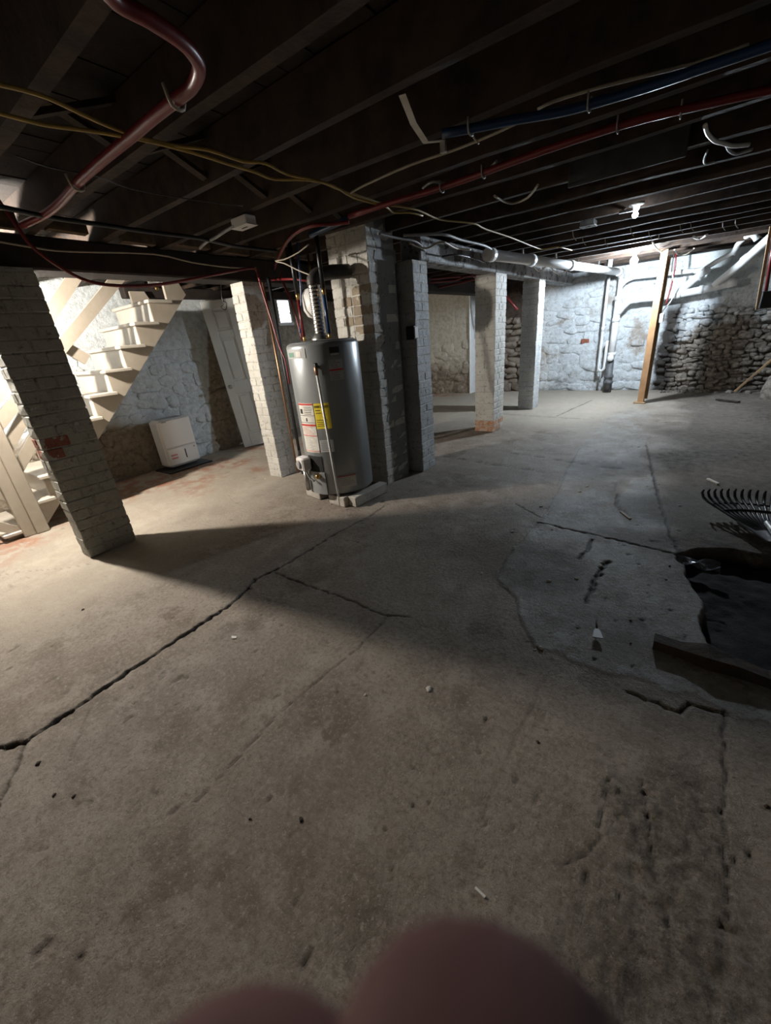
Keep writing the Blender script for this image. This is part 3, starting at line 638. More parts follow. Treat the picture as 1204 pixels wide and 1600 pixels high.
# expansion tank, pipes beside the pillar
et = thing('expansion_tank', 'round white expansion tank hanging behind the flue pipe', 'tank', None, (-3.30, 3.39, 1.62))
MB().lathe([(.02, 0), (.09, .03), (.125, .09), (.125, .22), (.09, .28), (.02, .30)], n=24).build('tank_body', M_WHITE, et); MB().tube([(0, 0, .30), (0, 0, .59)], .012, 8).build('stem', M_BRASS, et)
def pipe(name, label, cat, pts, r, m, n=8, sub=0, group=None):
    o = MB().tube(pts, r, n, sub=sub).build(name, m); return tag(o, label, cat, group)
pipe('gas_pipe', 'black iron gas pipe standing beside the slim cream pillar', 'pipe', [(-3.52, 3.02, .0), (-3.52, 3.02, 2.02)], .017, M_TOPIRON)
pipe('copper_pipe', 'thin dull copper pipe running up alongside the black gas pipe', 'pipe', [(-3.545, 2.96, .03), (-3.545, 2.965, 1.98)], .011, M_COPPER)
pipe('gas_pipe', 'short black gas branch entering the heater valve', 'pipe', [(-3.52, 3.02, .28), (-3.2, 2.72, .30), (-2.74, 2.36, .41)], .011, M_TOPIRON)
pipe('water_pipe', 'red plastic water pipe dropping past the slim pillar to the heater back', 'pipe', [(-3.522,2.900,2.045),(-3.495,2.900,1.895),(-3.442,2.900,1.638),(-3.397,2.900,1.402),(-3.344,2.900,1.249),(-3.346,2.900,1.031)], .010, M_PEXR, sub=4)
pipe('water_pipe', 'red plastic water pipe slanting behind the flue', 'pipe', [(-3.737,3.300,2.535),(-3.687,3.300,2.278),(-3.640,3.300,2.030),(-3.547,3.300,1.823),(-3.505,3.300,1.604),(-3.479,3.300,1.432)], .012, M_PEXR, sub=3)
pipe('water_pipe', 'dark blue plastic pipe hanging behind the hot water riser', 'pipe', [(-2.982,2.960,2.273),(-3.035,2.960,1.838),(-3.080,2.960,1.658),(-3.130,2.960,1.496)], .009, M_PEXB, sub=3)
pipe('water_pipe', 'short red plastic pipe crossing behind the risers', 'pipe', [(-3.596,3.100,2.015),(-3.283,3.100,1.977),(-3.057,3.100,1.929)], .011, M_PEXR)
pipe('water_pipe', 'red plastic pipe bending down over the heater from the joists', 'pipe', [(-2.063,2.558,2.120),(-2.156,2.498,2.120),(-2.249,2.406,2.120),(-2.428,2.425,2.120),(-2.694,2.559,2.120),(-3.119,2.844,2.120),(-3.621,3.205,2.120)], .012, M_PEXR, sub=4)
pipe('water_pipe', 'blue plastic pipe leading to the cold riser above the heater', 'pipe', [(-2.090,2.559,2.140),(-2.237,2.590,2.140),(-2.512,2.639,2.140)], .020, M_PEXB, sub=3)
pipe('power_cable', 'thin cream cable curling above the flue elbow', 'cable', [(-2.508,2.600,2.074),(-2.637,2.600,2.042),(-2.791,2.600,2.024),(-2.907,2.600,2.030),(-2.799,2.600,1.995),(-2.665,2.600,1.930),(-2.534,2.600,1.876)], .005, M_CRM, sub=4)

# ---------------------------------------------------------------- leaning six-panel door
P0 = Vector((-5.47, 3.62, 0.005)); e_u = (Vector((-5.53, 3.49, 2.06))-P0).normalized(); e_w = Vector((.52, .854, 0)); e_w = (e_w-e_u*e_w.dot(e_u)).normalized(); e_n = e_w.cross(e_u)
dr = thing('panel_door', 'white six-panel door slab leaning behind the slim pillar', 'door')
dr.matrix_world = Matrix((e_w, e_u, e_n)).transposed().to_4x4(); dr.location = P0
def dbx(name, x0, x1, y0, y1, z0, z1, m, par=dr, bev=.004): return MB().box(((x0+x1)/2, (y0+y1)/2, (z0+z1)/2), (x1-x0, y1-y0, z1-z0), bev=bev).build(name, m, par)
dbx('slab', 0, .76, 0, 2.04, -.030, 0, M_DOOR)
for a, b in ((0, .115), (.325, .435), (.645, .76)): dbx('stile', a, b, 0, 2.04, -.001, .012, M_DOOR)
for a, b in ((0, .20), (.80, .98), (1.56, 1.66), (1.93, 2.04)):
    dbx('rail', .115, .325, a, b, -.001, .0118, M_DOOR); dbx('rail', .435, .645, a, b, -.001, .0118, M_DOOR)
for xa, xb in ((.115, .325), (.435, .645)):
    for ya, yb in ((.20, .80), (.98, 1.56), (1.66, 1.93)): dbx('panel', xa+.03, xb-.03, ya+.03, yb-.03, 0, .009, M_DOOR, bev=.006)
kn = MB().lathe([(.027, 0), (.027, .006), (.011, .01), (.011, .035), (.026, .045), (.028, .06), (.02, .07)], (.06, .92, .012), 18).build('knob', M_STEEL, dr)
tag(pipe('wire_loop', 'small coil of thin dark wire hanging before the door', 'wire', [(-4.400,3.152,2.487),(-4.400,3.136,2.326),(-4.400,3.098,2.110),(-4.400,3.066,1.971),(-4.400,3.067,1.888),(-4.400,3.025,1.855),(-4.400,3.075,1.829),(-4.400,3.110,1.894),(-4.400,3.068,1.920)], .004, M_BLACK, 6, 4))

# ---------------------------------------------------------------- dehumidifier on its dark mat
dh = thing('dehumidifier', 'white upright dehumidifier standing against the stone wall', 'dehumidifier', None, (-5.53, 2.63, .02))
MB().box((0, 0, .33), (.24, .45, .62), bev=.028).build('housing', M_WHITE, dh)
MB().box((.115, 0, .455), (.03, .425, .36), bev=.012).build('front_panel', M_WHITE, dh)
bk = MB().box((.115, 0, .155), (.034, .425, .23), bev=.012).build('water_bucket', M_WHITE, dh)
MB().box((.135, .03, .17), (.004, .012, .12)).build('level_window', M_SLOT, bk)
MB().box((.135, .165, .235), (.004, .018, .018)).build('indicator', M_GREYP, bk)
mb = MB()
for k in range(2): mb.box((.1335, -.13, .18-.04*k), (.003, .085, .022))
mb.build('red_print', M_PINK, bk)
MB().box((.1325, -.14, .615), (.003, .06, .012)).build('badge', M_GREYP, dh); MB().box((-.02, 0, .642), (.16, .30, .006)).build('top_grille', M_GREYP, dh)
o = MB().box((-5.46, 2.62, .012), (.40, .62, .018), bev=.006).build('mat', M_BLACK); tag(o, 'thin black mat under the dehumidifier', 'mat')

# ---------------------------------------------------------------- far plumbing
stk = thing('drain_stack', 'white plastic drain stack with side branches before the far wall', 'pipes')
MB().tube([(-1.32, 9.2, 2.10), (-1.32, 9.2, 1.55)], .042, 14).build('upper_pipe', M_PVC, stk)
MB().tube([(-1.32, 9.2, 1.62), (-1.32, 9.2, .62)], .058, 16).build('lower_pipe', M_PVC, stk)
for z in (1.66, 1.30, .70): MB().tube([(-1.32, 9.2, z-.035), (-1.32, 9.2, z+.035)], .068, 16).build('coupling', M_PVC, stk)
MB().lathe([(.055, 0), (.06, .03), (.05, .05), (.02, .055)], (-1.32, 9.14, .64), 16, (0, -1, 0)).build('cleanout_cap', M_PVC, stk)
mb = MB(); mb.lathe([(.075, 0), (.075, .16), (.085, .17), (.085, .20), (.07, .22), (.07, .27), (.085, .28), (.085, .31), (.06, .34), (.058, .60)], (-1.32, 9.2, 0), 18); mb.build('iron_hub', M_IRON, stk)
MB().tube([(-1.323,9.200,1.823),(-1.254,9.200,1.914),(-1.141,9.200,1.958),(-1.025,9.200,1.961),(-0.195,9.200,1.933)], .036, 12, sub=3).build('branch_pipe', M_PVC, stk)
MB().tube([(-1.311,9.200,1.405),(-1.187,9.200,1.559),(-1.054,9.200,1.606),(-0.596,9.200,1.601),(-0.076,9.200,1.641),(0.318,9.200,1.697)], .058, 14, sub=3).build('branch_pipe', M_PVC, stk)
MB().tube([(0.210,9.200,1.685),(0.326,9.200,1.696)], .068, 14).build('end_cap', M_PVC, stk)
for q in [(-1.024,9.200,1.602),(-0.416,9.200,1.608),(-0.117,9.200,1.637)]: MB().tube([Vector(q)-Vector((.03, 0, -.004)), Vector(q)+Vector((.03, 0, .006))], .066, 14).build('coupling', M_PVC, stk)
MB().tube([(-0.448,9.200,1.583),(-0.345,9.200,1.714),(-0.239,9.150,1.800),(-0.086,9.000,1.923)], .056, 12, sub=2).build('branch_pipe', M_PVC, stk)
MB().tube([(0.037,9.200,1.663),(0.110,9.150,1.742),(0.240,9.000,1.856),(0.357,8.800,1.967),(0.546,8.300,2.159),(0.760,7.600,2.330)], .056, 12, sub=2).build('branch_pipe', M_PVC, stk)
MB().tube([(-0.253,9.200,1.924),(-0.129,9.100,1.936),(0.017,9.000,2.011),(0.189,8.900,2.093),(0.220,8.800,2.177),(0.291,8.600,2.239),(0.352,8.500,2.247),(0.416,8.500,2.167)], .036, 12, sub=2).build('branch_pipe', M_PVC, stk)
for q, w in (([(0.328,8.850,1.943),(0.388,8.850,2.007)], .066), ([(0.182,8.980,2.068),(0.209,8.980,2.122)], .046), ([(-0.205,9.120,1.803),(-0.150,9.120,1.868)], .064)): MB().tube(q, w, 12).build('coupling', M_PVC, stk)
thin = thing('trap_pipe', 'thin white vent pipe with a bottom loop left of the drain stack', 'pipe')
MB().tube([(-1.53, 9.25, 2.05), (-1.53, 9.25, .52), (-1.525, 9.25, .44), (-1.48, 9.25, .40), (-1.435, 9.25, .44), (-1.43, 9.25, .52), (-1.43, 9.25, .95)], .026, 10, sub=3).build('pipe_run', M_PVC, thin)
MB().tube([(-1.53, 9.25, 1.12), (-1.53, 9.25, 1.20)], .032, 10).build('coupling', M_PVC, thin); MB().tube([(-1.48, 9.25, .41), (-1.48, 9.25, .18)], .02, 8).build('drain_tail', M_GREYP, thin)
hz = thing('drain_pipe', 'long white drain pipe hung under the joists from chimney to far wall', 'pipe')
A_ = [(-1.993,4.831,2.100)]; B_ = [(-1.329,9.021,2.065)]
MB().tube([A_[0], B_[0]], .055, 16).build('pipe_run', M_PVC, hz)
a0 = Vector(A_[0]); b0 = Vector(B_[0])
for t in (.0, .22, .5, .985):
    p = a0.lerp(b0, t); dv = (b0-a0).normalized(); MB().tube([p-dv*.05, p+dv*.05], .066, 14).build('coupling', M_PVC if t else M_WHITE, hz)
for t in (.2, .42, .6, .8):
    p = a0.lerp(b0, t); MB().bar((p.x-.06, p.y, p.z+.0), (p.x-.06, p.y, 2.30), .02, .003, (0, 1, 0)).build('hanger_strap', M_STEEL, hz)
MB().tube([b0, b0+Vector((.0, .02, -.02)), Vector((-1.32, 9.19, 2.0))], .05, 14, sub=3).build('elbow', M_PVC, hz)
MB().tube([(-1.42, 8.55, 2.07), (-1.42, 8.55, 2.30)], .035, 10).build('riser', M_PVC, hz)
pipe('water_pipe', 'thin bluish conduit beside the long white drain pipe', 'pipe', [(-2.131,3.339,2.140),(-1.922,3.617,2.140),(-1.933,4.005,2.140),(-1.918,4.516,2.140),(-1.996,5.019,2.140),(-1.955,5.410,2.140),(-1.894,5.881,2.140),(-1.892,6.475,2.140)], .012, M_GRY, sub=3)

# post, sticks and things by the far wall
po = thing('wooden_post', 'new yellow pine post wedged under the joists before the far wall', 'post')
MB().bar((-.627, 8.02, .02), (-.627, 8.06, 2.19), .09, .125, (0, 1, 0), bev=.004).build('post_timber', M_PINE, po)
MB().box((-.64, 7.99, .012), (.17, .14, .024), bev=.004).build('foot_plate', M_PINE2, po)
MB().bar((-.565, 8.10, .06), (-.565, 8.13, 2.1), .04, .05, (0, 1, 0)).build('side_strip', M_PINE2, po)
q = [(-0.552,8.100,1.278)][0]
ob = thing('outlet_box', 'white outlet box on the side of the pine post', 'outlet', None, (-.555, 8.05, q[2]))
MB().box((.02, 0, 0), (.06, .07, .13), bev=.006).build('box_body', M_WHITE, ob); MB().box((.052, 0, 0), (.005, .05, .09), bev=.002).build('face_plate', M_GREYP, ob)
pipe('power_cable', 'white cable dropping from the joists to the outlet box', 'cable', [(-0.512,8.100,2.138),(-0.504,8.100,1.893),(-0.421,8.100,1.672),(-0.449,8.100,1.505),(-0.528,8.100,1.391),(-0.550,8.100,1.323)], .007, M_WHITE, 6, 5)
pipe('water_pipe', 'red plastic pipe dropping behind the pine post', 'pipe', [(-0.536,8.900,2.199),(-0.518,8.900,1.938),(-0.534,8.900,1.664),(-0.558,8.900,1.477)], .012, M_PEXR, sub=3)
pipe('water_pipe', 'red plastic pipe running along the top of the far wall', 'pipe', [(-1.838,9.250,2.327),(-1.226,9.250,2.325),(-0.757,9.250,2.321),(-0.536,9.250,2.318),(-0.283,9.250,2.327),(0.198,9.250,2.308)], .018, M_PEXR, sub=3)
pipe('power_cable', 'white cable looping above the top of the pine post', 'cable', [(-0.672,6.637,2.170),(-0.691,7.489,2.170),(-0.665,8.081,2.170),(-0.582,8.151,2.170)], .010, M_WHITE, 6, 4)
pipe('power_cable', 'grey cable drooping right of the pine post top', 'cable', [(-0.513,8.011,2.170),(-0.495,8.841,2.170),(-0.398,8.934,2.170),(-0.288,8.275,2.170)], .009, M_CRM, 6, 4)
pipe('pull_cord', 'thin white pull cord hanging from a joist near the pine post', 'cord', [(-0.611,6.600,2.423),(-0.603,6.600,2.289),(-0.603,6.600,2.167)], .005, M_WHITE, 6)
o = MB().bar([(0.624,9.081,0.020)][0], [(1.045,9.150,0.589)][0], .035, .025).build('wooden_stick', M_PINE2); tag(o, 'long wooden stick leaning on the right of the far wall', 'stick')
q = [(0.376,8.328,0.015),(0.639,8.110,0.015)]; o = MB().bar(q[0], q[1], .05, .02).build('wood_scrap', M_ROT); tag(o, 'dark wood scrap on floor below the leaning stick', 'scrap')
hb = thing('hanging_strip', 'pale wood strip with red tube and black block hanging at the right', 'pipe bracket')
q = [(0.453,7.500,1.890),(0.515,7.500,1.314),(0.516,7.500,1.981),(0.575,7.500,1.489)]
MB().bar((q[0][0]+.02, 7.52, 2.2), (q[1][0]+.02, 7.52, q[1][2]-.03), .03, .06, (0, 1, 0)).build('wood_strip', M_PINE2, hb)
MB().tube([(q[2][0], 7.48, 2.2), (q[3][0], 7.48, q[3][2])], .018, 8).build('red_tube', M_PEXR, hb); MB().box((q[3][0]+.06, 7.48, q[3][2]-.10), (.19, .10, .20), bev=.01).build('block', M_BLACK, hb)
r = random.Random(77); vs = [v.mesh('loose_stone', M_WBACK) for v in SV[:5]]
for k in range(14):
    x = -.42+k*.14+r.uniform(-.05, .05); s = r.uniform(.06, .11)
    o = link('loose_stone', vs[k % 5]); o.location = (x, 9.18+r.uniform(-.10, .05), -.01); o.scale = (s*1.2, s, s*.55); o.rotation_euler = (0, 0, r.uniform(0, 6)); tag(o, 'loose rubble stone lying at the foot of the far wall', 'stone', 'rubble at the foot of the far wall')
o = link('boulder', SV[7].mesh('boulder', M_WBACK)); o.location = (1.14, 8.6, -.02); o.scale = (.42, .5, .34); tag(o, 'large grey boulder at the far wall beside the leaning stick', 'boulder')

# ---------------------------------------------------------------- cables and tubes under the joists
pr = thing('water_pipe', 'thick glossy red plastic pipe bending under the joists above the stairs beam', 'pipe')
RP = [(-1.191,0.697,2.155),(-1.235,0.753,2.155),(-1.239,0.829,2.155),(-1.255,0.917,2.155),(-1.285,0.978,2.155),(-1.332,1.024,2.155),(-1.423,1.054,2.155),(-1.520,1.054,2.155),(-1.671,1.053,2.155),(-1.853,1.057,2.155),(-2.122,1.059,2.155),(-2.443,1.071,2.155),(-2.732,1.095,2.155),(-2.987,1.097,2.155),(-3.257,1.064,2.155)]
MB().tube(RP, .019, 12, sub=4).build('tube_run', M_PEXR, pr)
for q in [(-1.520,1.054,2.155),(-2.443,1.071,2.155)]: MB().tube([Vector(q)+Vector((0, -.035, .03)), Vector(q)+Vector((0, -.02, -.02)), Vector(q)+Vector((0, .02, -.02)), Vector(q)+Vector((0, .035, .035))], .006, 6, sub=3).build('clip', M_CRM, pr)
pipe('power_cable', 'yellow cable strung below the joists, sagging over the red pipe', 'cable', [(-1.827,0.628,2.170),(-1.811,0.668,2.170),(-1.798,0.751,2.170),(-1.812,0.823,2.170),(-1.851,0.939,2.170),(-1.873,1.057,2.170),(-1.863,1.226,2.170),(-1.812,1.352,2.170),(-1.816,1.532,2.170),(-1.770,1.623,2.170),(-1.806,1.788,2.170),(-1.775,1.984,2.170),(-1.796,2.216,2.170),(-1.799,2.611,2.170),(-1.764,2.753,2.170),(-1.738,2.940,2.170),(-1.765,3.296,2.170),(-1.691,3.542,2.170),(-1.654,3.705,2.170),(-1.679,3.964,2.170),(-1.672,4.560,2.170),(-1.697,5.530,2.170),(-1.650,5.694,2.170),(-1.526,5.719,2.170),(-1.478,6.184,2.170)], .0065, M_YEL, 6, 3)
pipe('power_cable', 'second yellow cable running lower beside the first under the joists', 'cable', [(-1.987,0.655,2.165),(-1.982,0.702,2.165),(-1.981,0.752,2.165),(-1.974,0.832,2.165),(-1.934,0.928,2.165),(-1.891,1.062,2.165),(-1.867,1.200,2.165),(-1.862,1.366,2.165),(-1.868,1.499,2.165),(-1.869,1.642,2.165),(-1.884,1.770,2.165),(-1.792,1.905,2.165),(-1.761,2.068,2.165),(-1.823,2.334,2.165),(-1.811,2.627,2.165),(-1.857,2.804,2.165),(-1.790,2.905,2.165),(-1.778,3.060,2.165)], .0065, M_YEL, 6, 3)
pipe('power_cable', 'heavy black cable stapled along the joist ends over the beam', 'cable', [(-2.930,0.797,2.150),(-2.944,0.896,2.150),(-3.011,1.131,2.150),(-3.017,1.358,2.150),(-3.035,1.667,2.150),(-3.024,2.024,2.150),(-3.110,2.408,2.150),(-3.092,2.800,2.150)], .013, M_BLACK, 8, 3)
pipe('water_pipe', 'slack red tube sagging across the stair opening', 'pipe', [(-3.500,1.043,2.393),(-3.500,1.074,2.319),(-3.500,1.110,2.209),(-3.500,1.152,2.103),(-3.500,1.255,2.005),(-3.500,1.414,1.919),(-3.500,1.663,1.900),(-3.500,1.963,1.927),(-3.500,2.383,2.005),(-3.500,2.767,2.076),(-3.520,2.892,2.076),(-3.500,2.895,1.977)], .011, M_PEXR, 8, 4)
pipe('power_cable', 'cream cable stapled along the face of the dark beam', 'cable', [(-3.600,0.968,2.140),(-3.600,1.026,2.132),(-3.600,1.216,2.116),(-3.600,1.397,2.113),(-3.600,1.979,2.145),(-3.600,2.295,2.110),(-3.600,2.670,2.096),(-3.600,2.963,2.113)], .006, M_CRM, 6, 3)
pipe('power_cable', 'pale cable slanting off the yellow cables towards the blue pipe', 'cable', [(-1.809,2.271,2.170),(-1.658,2.233,2.170),(-1.340,2.200,2.170),(-1.115,2.218,2.170),(-0.935,2.211,2.170),(-0.793,2.190,2.170)], .006, M_CRM, 6, 3)
pipe('power_cable', 'thin brown wire drooping across the near joists', 'wire', [(-2.345,0.833,2.180),(-2.393,0.966,2.180),(-2.379,1.137,2.180),(-2.447,1.322,2.180),(-2.424,1.639,2.180),(-2.358,1.932,2.180)], .003, M_BLACK, 6, 3)
bp = thing('water_pipe', 'thick blue plastic pipe running under the joists', 'pipe')
MB().tube([(-1.033,1.967,2.150),(-0.914,2.029,2.150),(-0.774,2.093,2.150),(-0.620,2.177,2.150),(-0.498,2.214,2.150),(-0.298,2.248,2.150),(-0.147,2.255,2.150),(0.028,2.270,2.150),(0.206,2.251,2.150)], .017, 12, sub=2).build('tube_run', M_PEXB, bp)
for q in [(-0.924,2.018,2.150),(-0.507,2.204,2.150)]: MB().tube([Vector(q)+Vector((0, -.026, .03)), Vector(q)+Vector((0, -.021, -.018)), Vector(q)+Vector((0, .021, -.018)), Vector(q)+Vector((0, .026, .03))], .004, 6, sub=3).build('clip', M_GREYP, bp)
rp2 = thing('water_pipe', 'long straight red plastic pipe running under the joists behind the blue one', 'pipe')
MB().tube([(-2.054,2.554,2.150),(-1.761,2.555,2.150),(-1.364,2.582,2.150),(-1.081,2.562,2.150),(-0.772,2.534,2.150),(-0.454,2.535,2.150),(-0.234,2.582,2.150),(0.064,2.686,2.150),(0.296,2.754,2.150)], .017, 12, sub=2).build('tube_run', M_PEXR, rp2)
for q in [(-1.364,2.582,2.150),(-1.101,2.566,2.150),(-0.454,2.535,2.150),(-0.226,2.599,2.150)]: MB().tube([Vector(q)+Vector((0, -.026, .03)), Vector(q)+Vector((0, -.021, -.018)), Vector(q)+Vector((0, .021, -.018)), Vector(q)+Vector((0, .026, .03))], .004, 6, sub=3).build('clip', M_GREYP, rp2)
pipe('power_cable', 'pale cable stretched along the joists above the blue pipe', 'cable', [(-0.702,2.189,2.190),(-0.636,2.177,2.190),(-0.489,2.206,2.190),(-0.376,2.244,2.190),(-0.173,2.310,2.190),(-0.032,2.315,2.190)], .006, M_CRM, 6, 3)
pipe('power_cable', 'grey cable arching down beside the long red pipe', 'cable', [(-1.479,2.559,2.170),(-1.385,2.515,2.170),(-1.342,2.622,2.170),(-1.243,2.670,2.170),(-1.138,2.652,2.170),(-1.015,2.530,2.170)], .007, M_GRY, 6, 4)
pipe('power_cable', 'white cable end hanging in an arc below the joists', 'cable', [(-1.238,3.062,2.160),(-1.241,3.278,2.160),(-1.202,3.357,2.160),(-1.096,3.302,2.160),(-0.971,3.096,2.160)], .007, M_CRM, 6, 4)
pipe('power_cable', 'bright white cable curling down from a joist past the red pipe', 'cable', [(-0.148,2.919,2.160),(-0.139,3.046,2.160),(-0.109,3.207,2.160),(-0.071,3.298,2.160),(-0.028,3.396,2.160),(0.041,3.455,2.160)], .010, M_WHITE, 6, 4)
pipe('power_cable', 'grey cable loop under the joists next to the bright white cable', 'cable', [(-0.061,3.353,2.170),(-0.046,3.493,2.170),(-0.014,3.610,2.170),(0.021,3.626,2.170),(0.061,3.610,2.170)], .008, M_GRY, 6, 4)
pipe('power_cable', 'thin grey wire hanging between joists below the tarred board', 'wire', [(-0.140,3.392,2.170),(-0.155,3.546,2.170),(-0.149,3.670,2.170),(-0.109,3.675,2.170)], .006, M_GRY, 6, 4)
pipe('power_cable', 'white cable tail curling by the joists right of the pull cord', 'cable', [(-0.271,6.970,2.170),(-0.217,7.256,2.170),(-0.141,7.013,2.170)], .013, M_WHITE, 6, 4)
for k, pts in enumerate(([(-2.034,2.842,2.080),(-2.038,3.099,2.080),(-2.030,3.371,2.080),(-2.190,3.788,2.080),(-2.326,4.159,2.080)], [(-2.056,3.312,2.070),(-2.095,3.636,2.070),(-1.883,3.539,2.070),(-1.946,3.926,2.070),(-1.898,4.136,2.070)], [(-2.218,3.673,2.060),(-2.244,4.075,2.060),(-2.076,4.157,2.060),(-2.073,4.597,2.060),(-2.128,4.978,2.060)], [(-1.826,5.679,2.060),(-2.049,6.795,2.060),(-1.807,6.371,2.060),(-1.989,7.599,2.060),(-1.709,7.128,2.060)])):
    pipe('power_cable', ('twisted grey cable draped from the chimney onto the pale beam', 'pale cable snaking along the top of the pale beam', 'dark tangled cable on the face of the pale beam', 'loose cable loops below the long white drain pipe')[k], 'cable', pts, .008, (M_GRY, M_CRM, M_BLACK, M_CRM)[k], 6, 5)
for k, pts in enumerate(([(-3.314,5.846,2.100),(-3.078,6.050,2.100),(-2.811,6.345,2.100),(-2.646,6.497,2.100)], [(-3.830,6.742,2.060),(-3.368,6.614,2.060),(-2.850,6.434,2.060),(-2.610,6.458,2.060)], [(-3.416,6.022,2.080),(-3.153,6.301,2.080),(-2.775,6.045,2.080),(-3.074,7.014,2.080)])):
    pipe('water_pipe', ('upper red tube seen under the pale beam behind the chimney', 'lowest red tube seen under the pale beam behind the chimney', 'bent red tube seen under the pale beam behind the chimney')[k], 'pipe', [(p[0]-1.0, p[1]+1.0, p[2]) for p in pts] if False else pts, .014, M_PEXR, 8, 3)
pipe('water_pipe', 'slanting red tube between the two far pillars', 'pipe', [(-3.501,8.600,2.245),(-3.235,8.600,1.945),(-3.102,8.600,1.796),(-2.970,8.600,1.647)], .022, M_PEXR)
st_ = thing('metal_strap', 'pale perforated metal strap hanging off a joist with a clip', 'strap')
q = [(-1.035,1.670,2.190),(-1.082,1.820,2.190),(-1.115,1.973,2.190),(-1.088,2.086,2.190)]; q = [Vector(p)+Vector((0, 0, d)) for p, d in zip(q, (0, -.03, -.045, -.02))]
for a, b in zip(q, q[1:]): MB().bar(a, b, .026, .002).build('strap_band', M_CREAM, st_)
MB().box(q[-1]+Vector((0, 0, -.022)), (.03, .02, .045), bev=.003).build('clip', M_STEEL, st_)
def jbox(label, c, d, m, rz=0):
    t = thing('junction_box', label, 'box', None, c); t.rotation_euler = (0, 0, rz)
    MB().box((0, 0, 0), d, bev=.005).build('box_body', m, t); MB().box((0, 0, -d[2]/2-.003), (d[0]*1.08, d[1]*1.08, .006), bev=.002).build('cover', m, t); MB().box((.0, 0, -d[2]/2-.007), (d[0]*.35, .008, .003)).build('slot', M_SLOT, t); return t
jbox('white plastic junction box under the joists over the heater', (-2.58, 2.09, 2.165), (.16, .085, .05), M_WHITE)
jbox('grey metal junction box under the far joists', [(-1.001,4.712,2.170)][0], (.12, .13, .04), mat("dull_box_metal", (.16, .16, .155), rough=.5))
pipe('power_cable', 'flat blue-grey cable leaving the white junction box', 'cable', [(-2.637,2.054,2.150),(-2.790,2.079,2.150),(-2.970,2.119,2.150),(-3.095,2.129,2.150),(-3.294,2.195,2.150)], .010, M_GRY, 6, 3)
o = MB().box((0, 0, 0), (.62, .02, .17), bev=.004).build('tarred_board', mat('tarred_board', (.05, .05, .048), (.03, .03, .03), 10)); q = [(-0.542,3.332,2.220)][0]; o.location = (q[0]+.0, q[1], 2.24); tag(o, 'blackened board nailed across the joists below the red pipe', 'board')
for k, q in enumerate([(-0.961,2.098,2.170),(-1.233,4.966,2.190),(-1.231,5.585,2.190),(-0.774,5.362,2.190),(-0.652,5.938,2.190),(-0.371,6.013,2.190),(-0.281,6.158,2.190),(-1.081,5.834,2.170),(-0.011,6.499,2.190),(0.096,6.227,2.190)]):
    q = (q[0], min(JY, key=lambda y: abs(y-q[1])), 2.205)
    o = MB().tube([q, Vector(q)+Vector((.01, 0, -.05)), Vector(q)+Vector((.04, .01, -.09))], .004, 5, sub=2).build('staple_wire', M_CRM); tag(o, 'short bit of wire dangling from a joist', 'wire', 'short wires dangling from the joists')

# ---------------------------------------------------------------- floor things on the right: rake, timber, scraps
rk = thing('leaf_rake', 'black plastic leaf rake lying on the floor at the edge of the soil pit', 'rake')
hub = Vector((.56, 3.02, .06)); n = 24
for k in range(n):
    t = k/(n-1); an = R(125-t*88); L = .60
    dv = Vector((math.cos(an), math.sin(an), 0)); wy = Vector((0, 0, 1))
    p = [hub+dv*.06, hub+dv*.35+wy*.015, hub+dv*(L-.05)+wy*.03, hub+dv*L+wy*.045, hub+dv*(L+.022)+wy*.075, hub+dv*(L+.012)+wy*.10]
    MB().tube(p, [.007, .008, .009, .010, .009, .006], 6).build('tine', M_BLACK, rk)
for L, w in ((.40, .02), (.52, .014)):
    P = [hub+Vector((math.cos(R(125-88*t)), math.sin(R(125-88*t)), 0))*L+Vector((0, 0, .026)) for t in np.linspace(0, 1, 20)]; MB().tube(P, w*.5, 5).build('brace_band', M_BLACK, rk)
poly = [hub+Vector((math.cos(R(125-88*t)), math.sin(R(125-88*t)), 0))*.34+Vector((0, 0, .004)) for t in np.linspace(0, 1, 12)]+[hub+Vector((.03, -.03, 0)), hub+Vector((-.03, -.03, 0))]
MB().prism(poly, (0, 0, .008)).build('fan_plate', mat('grey_rake_plate', (.07, .075, .08), rough=.35), rk)
MB().tube([hub+Vector((-.02, .20, .03)), hub+Vector((.01, 0, .03)), hub+Vector((.16, -.7, .05))], .016, 10).build('handle', M_STEEL, rk)
tb = MB(); r = random.Random(4); q0 = Vector((.06, 1.80, .02)); q1 = Vector((1.2, 1.72, .02)); P = []
for k in range(13):
    c = q0.lerp(q1, k/12); w = .045+r.uniform(-.014, .012); h = .03+r.uniform(-.01, .012); P += [c+Vector((0, -w, -.03)), c+Vector((0, -w*.9, h)), c+Vector((0, w*.8, h+r.uniform(-.012, .01))), c+Vector((0, w, -.03))]
tb.add(P, [(k*4+a, k*4+(a+1) % 4, k*4+4+(a+1) % 4, k*4+4+a) for k in range(12) for a in range(4)]+[(0, 3, 2, 1), (48, 49, 50, 51)]); tag(tb.build('rotten_timber', M_ROT), 'dark rotten timber lying along the edge of the soil pit', 'timber')
o = MB().box((.62, 2.02, -.03), (.20, .09, .06), Matrix.Rotation(.2, 3, 'Z'), bev=.008).build('brick', M_RED); tag(o, 'dark red brick half buried in the soil pit', 'brick')
r = random.Random(8); mb = MB(); q = Vector([(0.197,2.683,0.000)][0]); P = []; F = []
for i in range(7):
    for j in range(4): P.append(q+Vector((i*.035-.09, j*.03-.05, -.02+r.uniform(0, .035))))
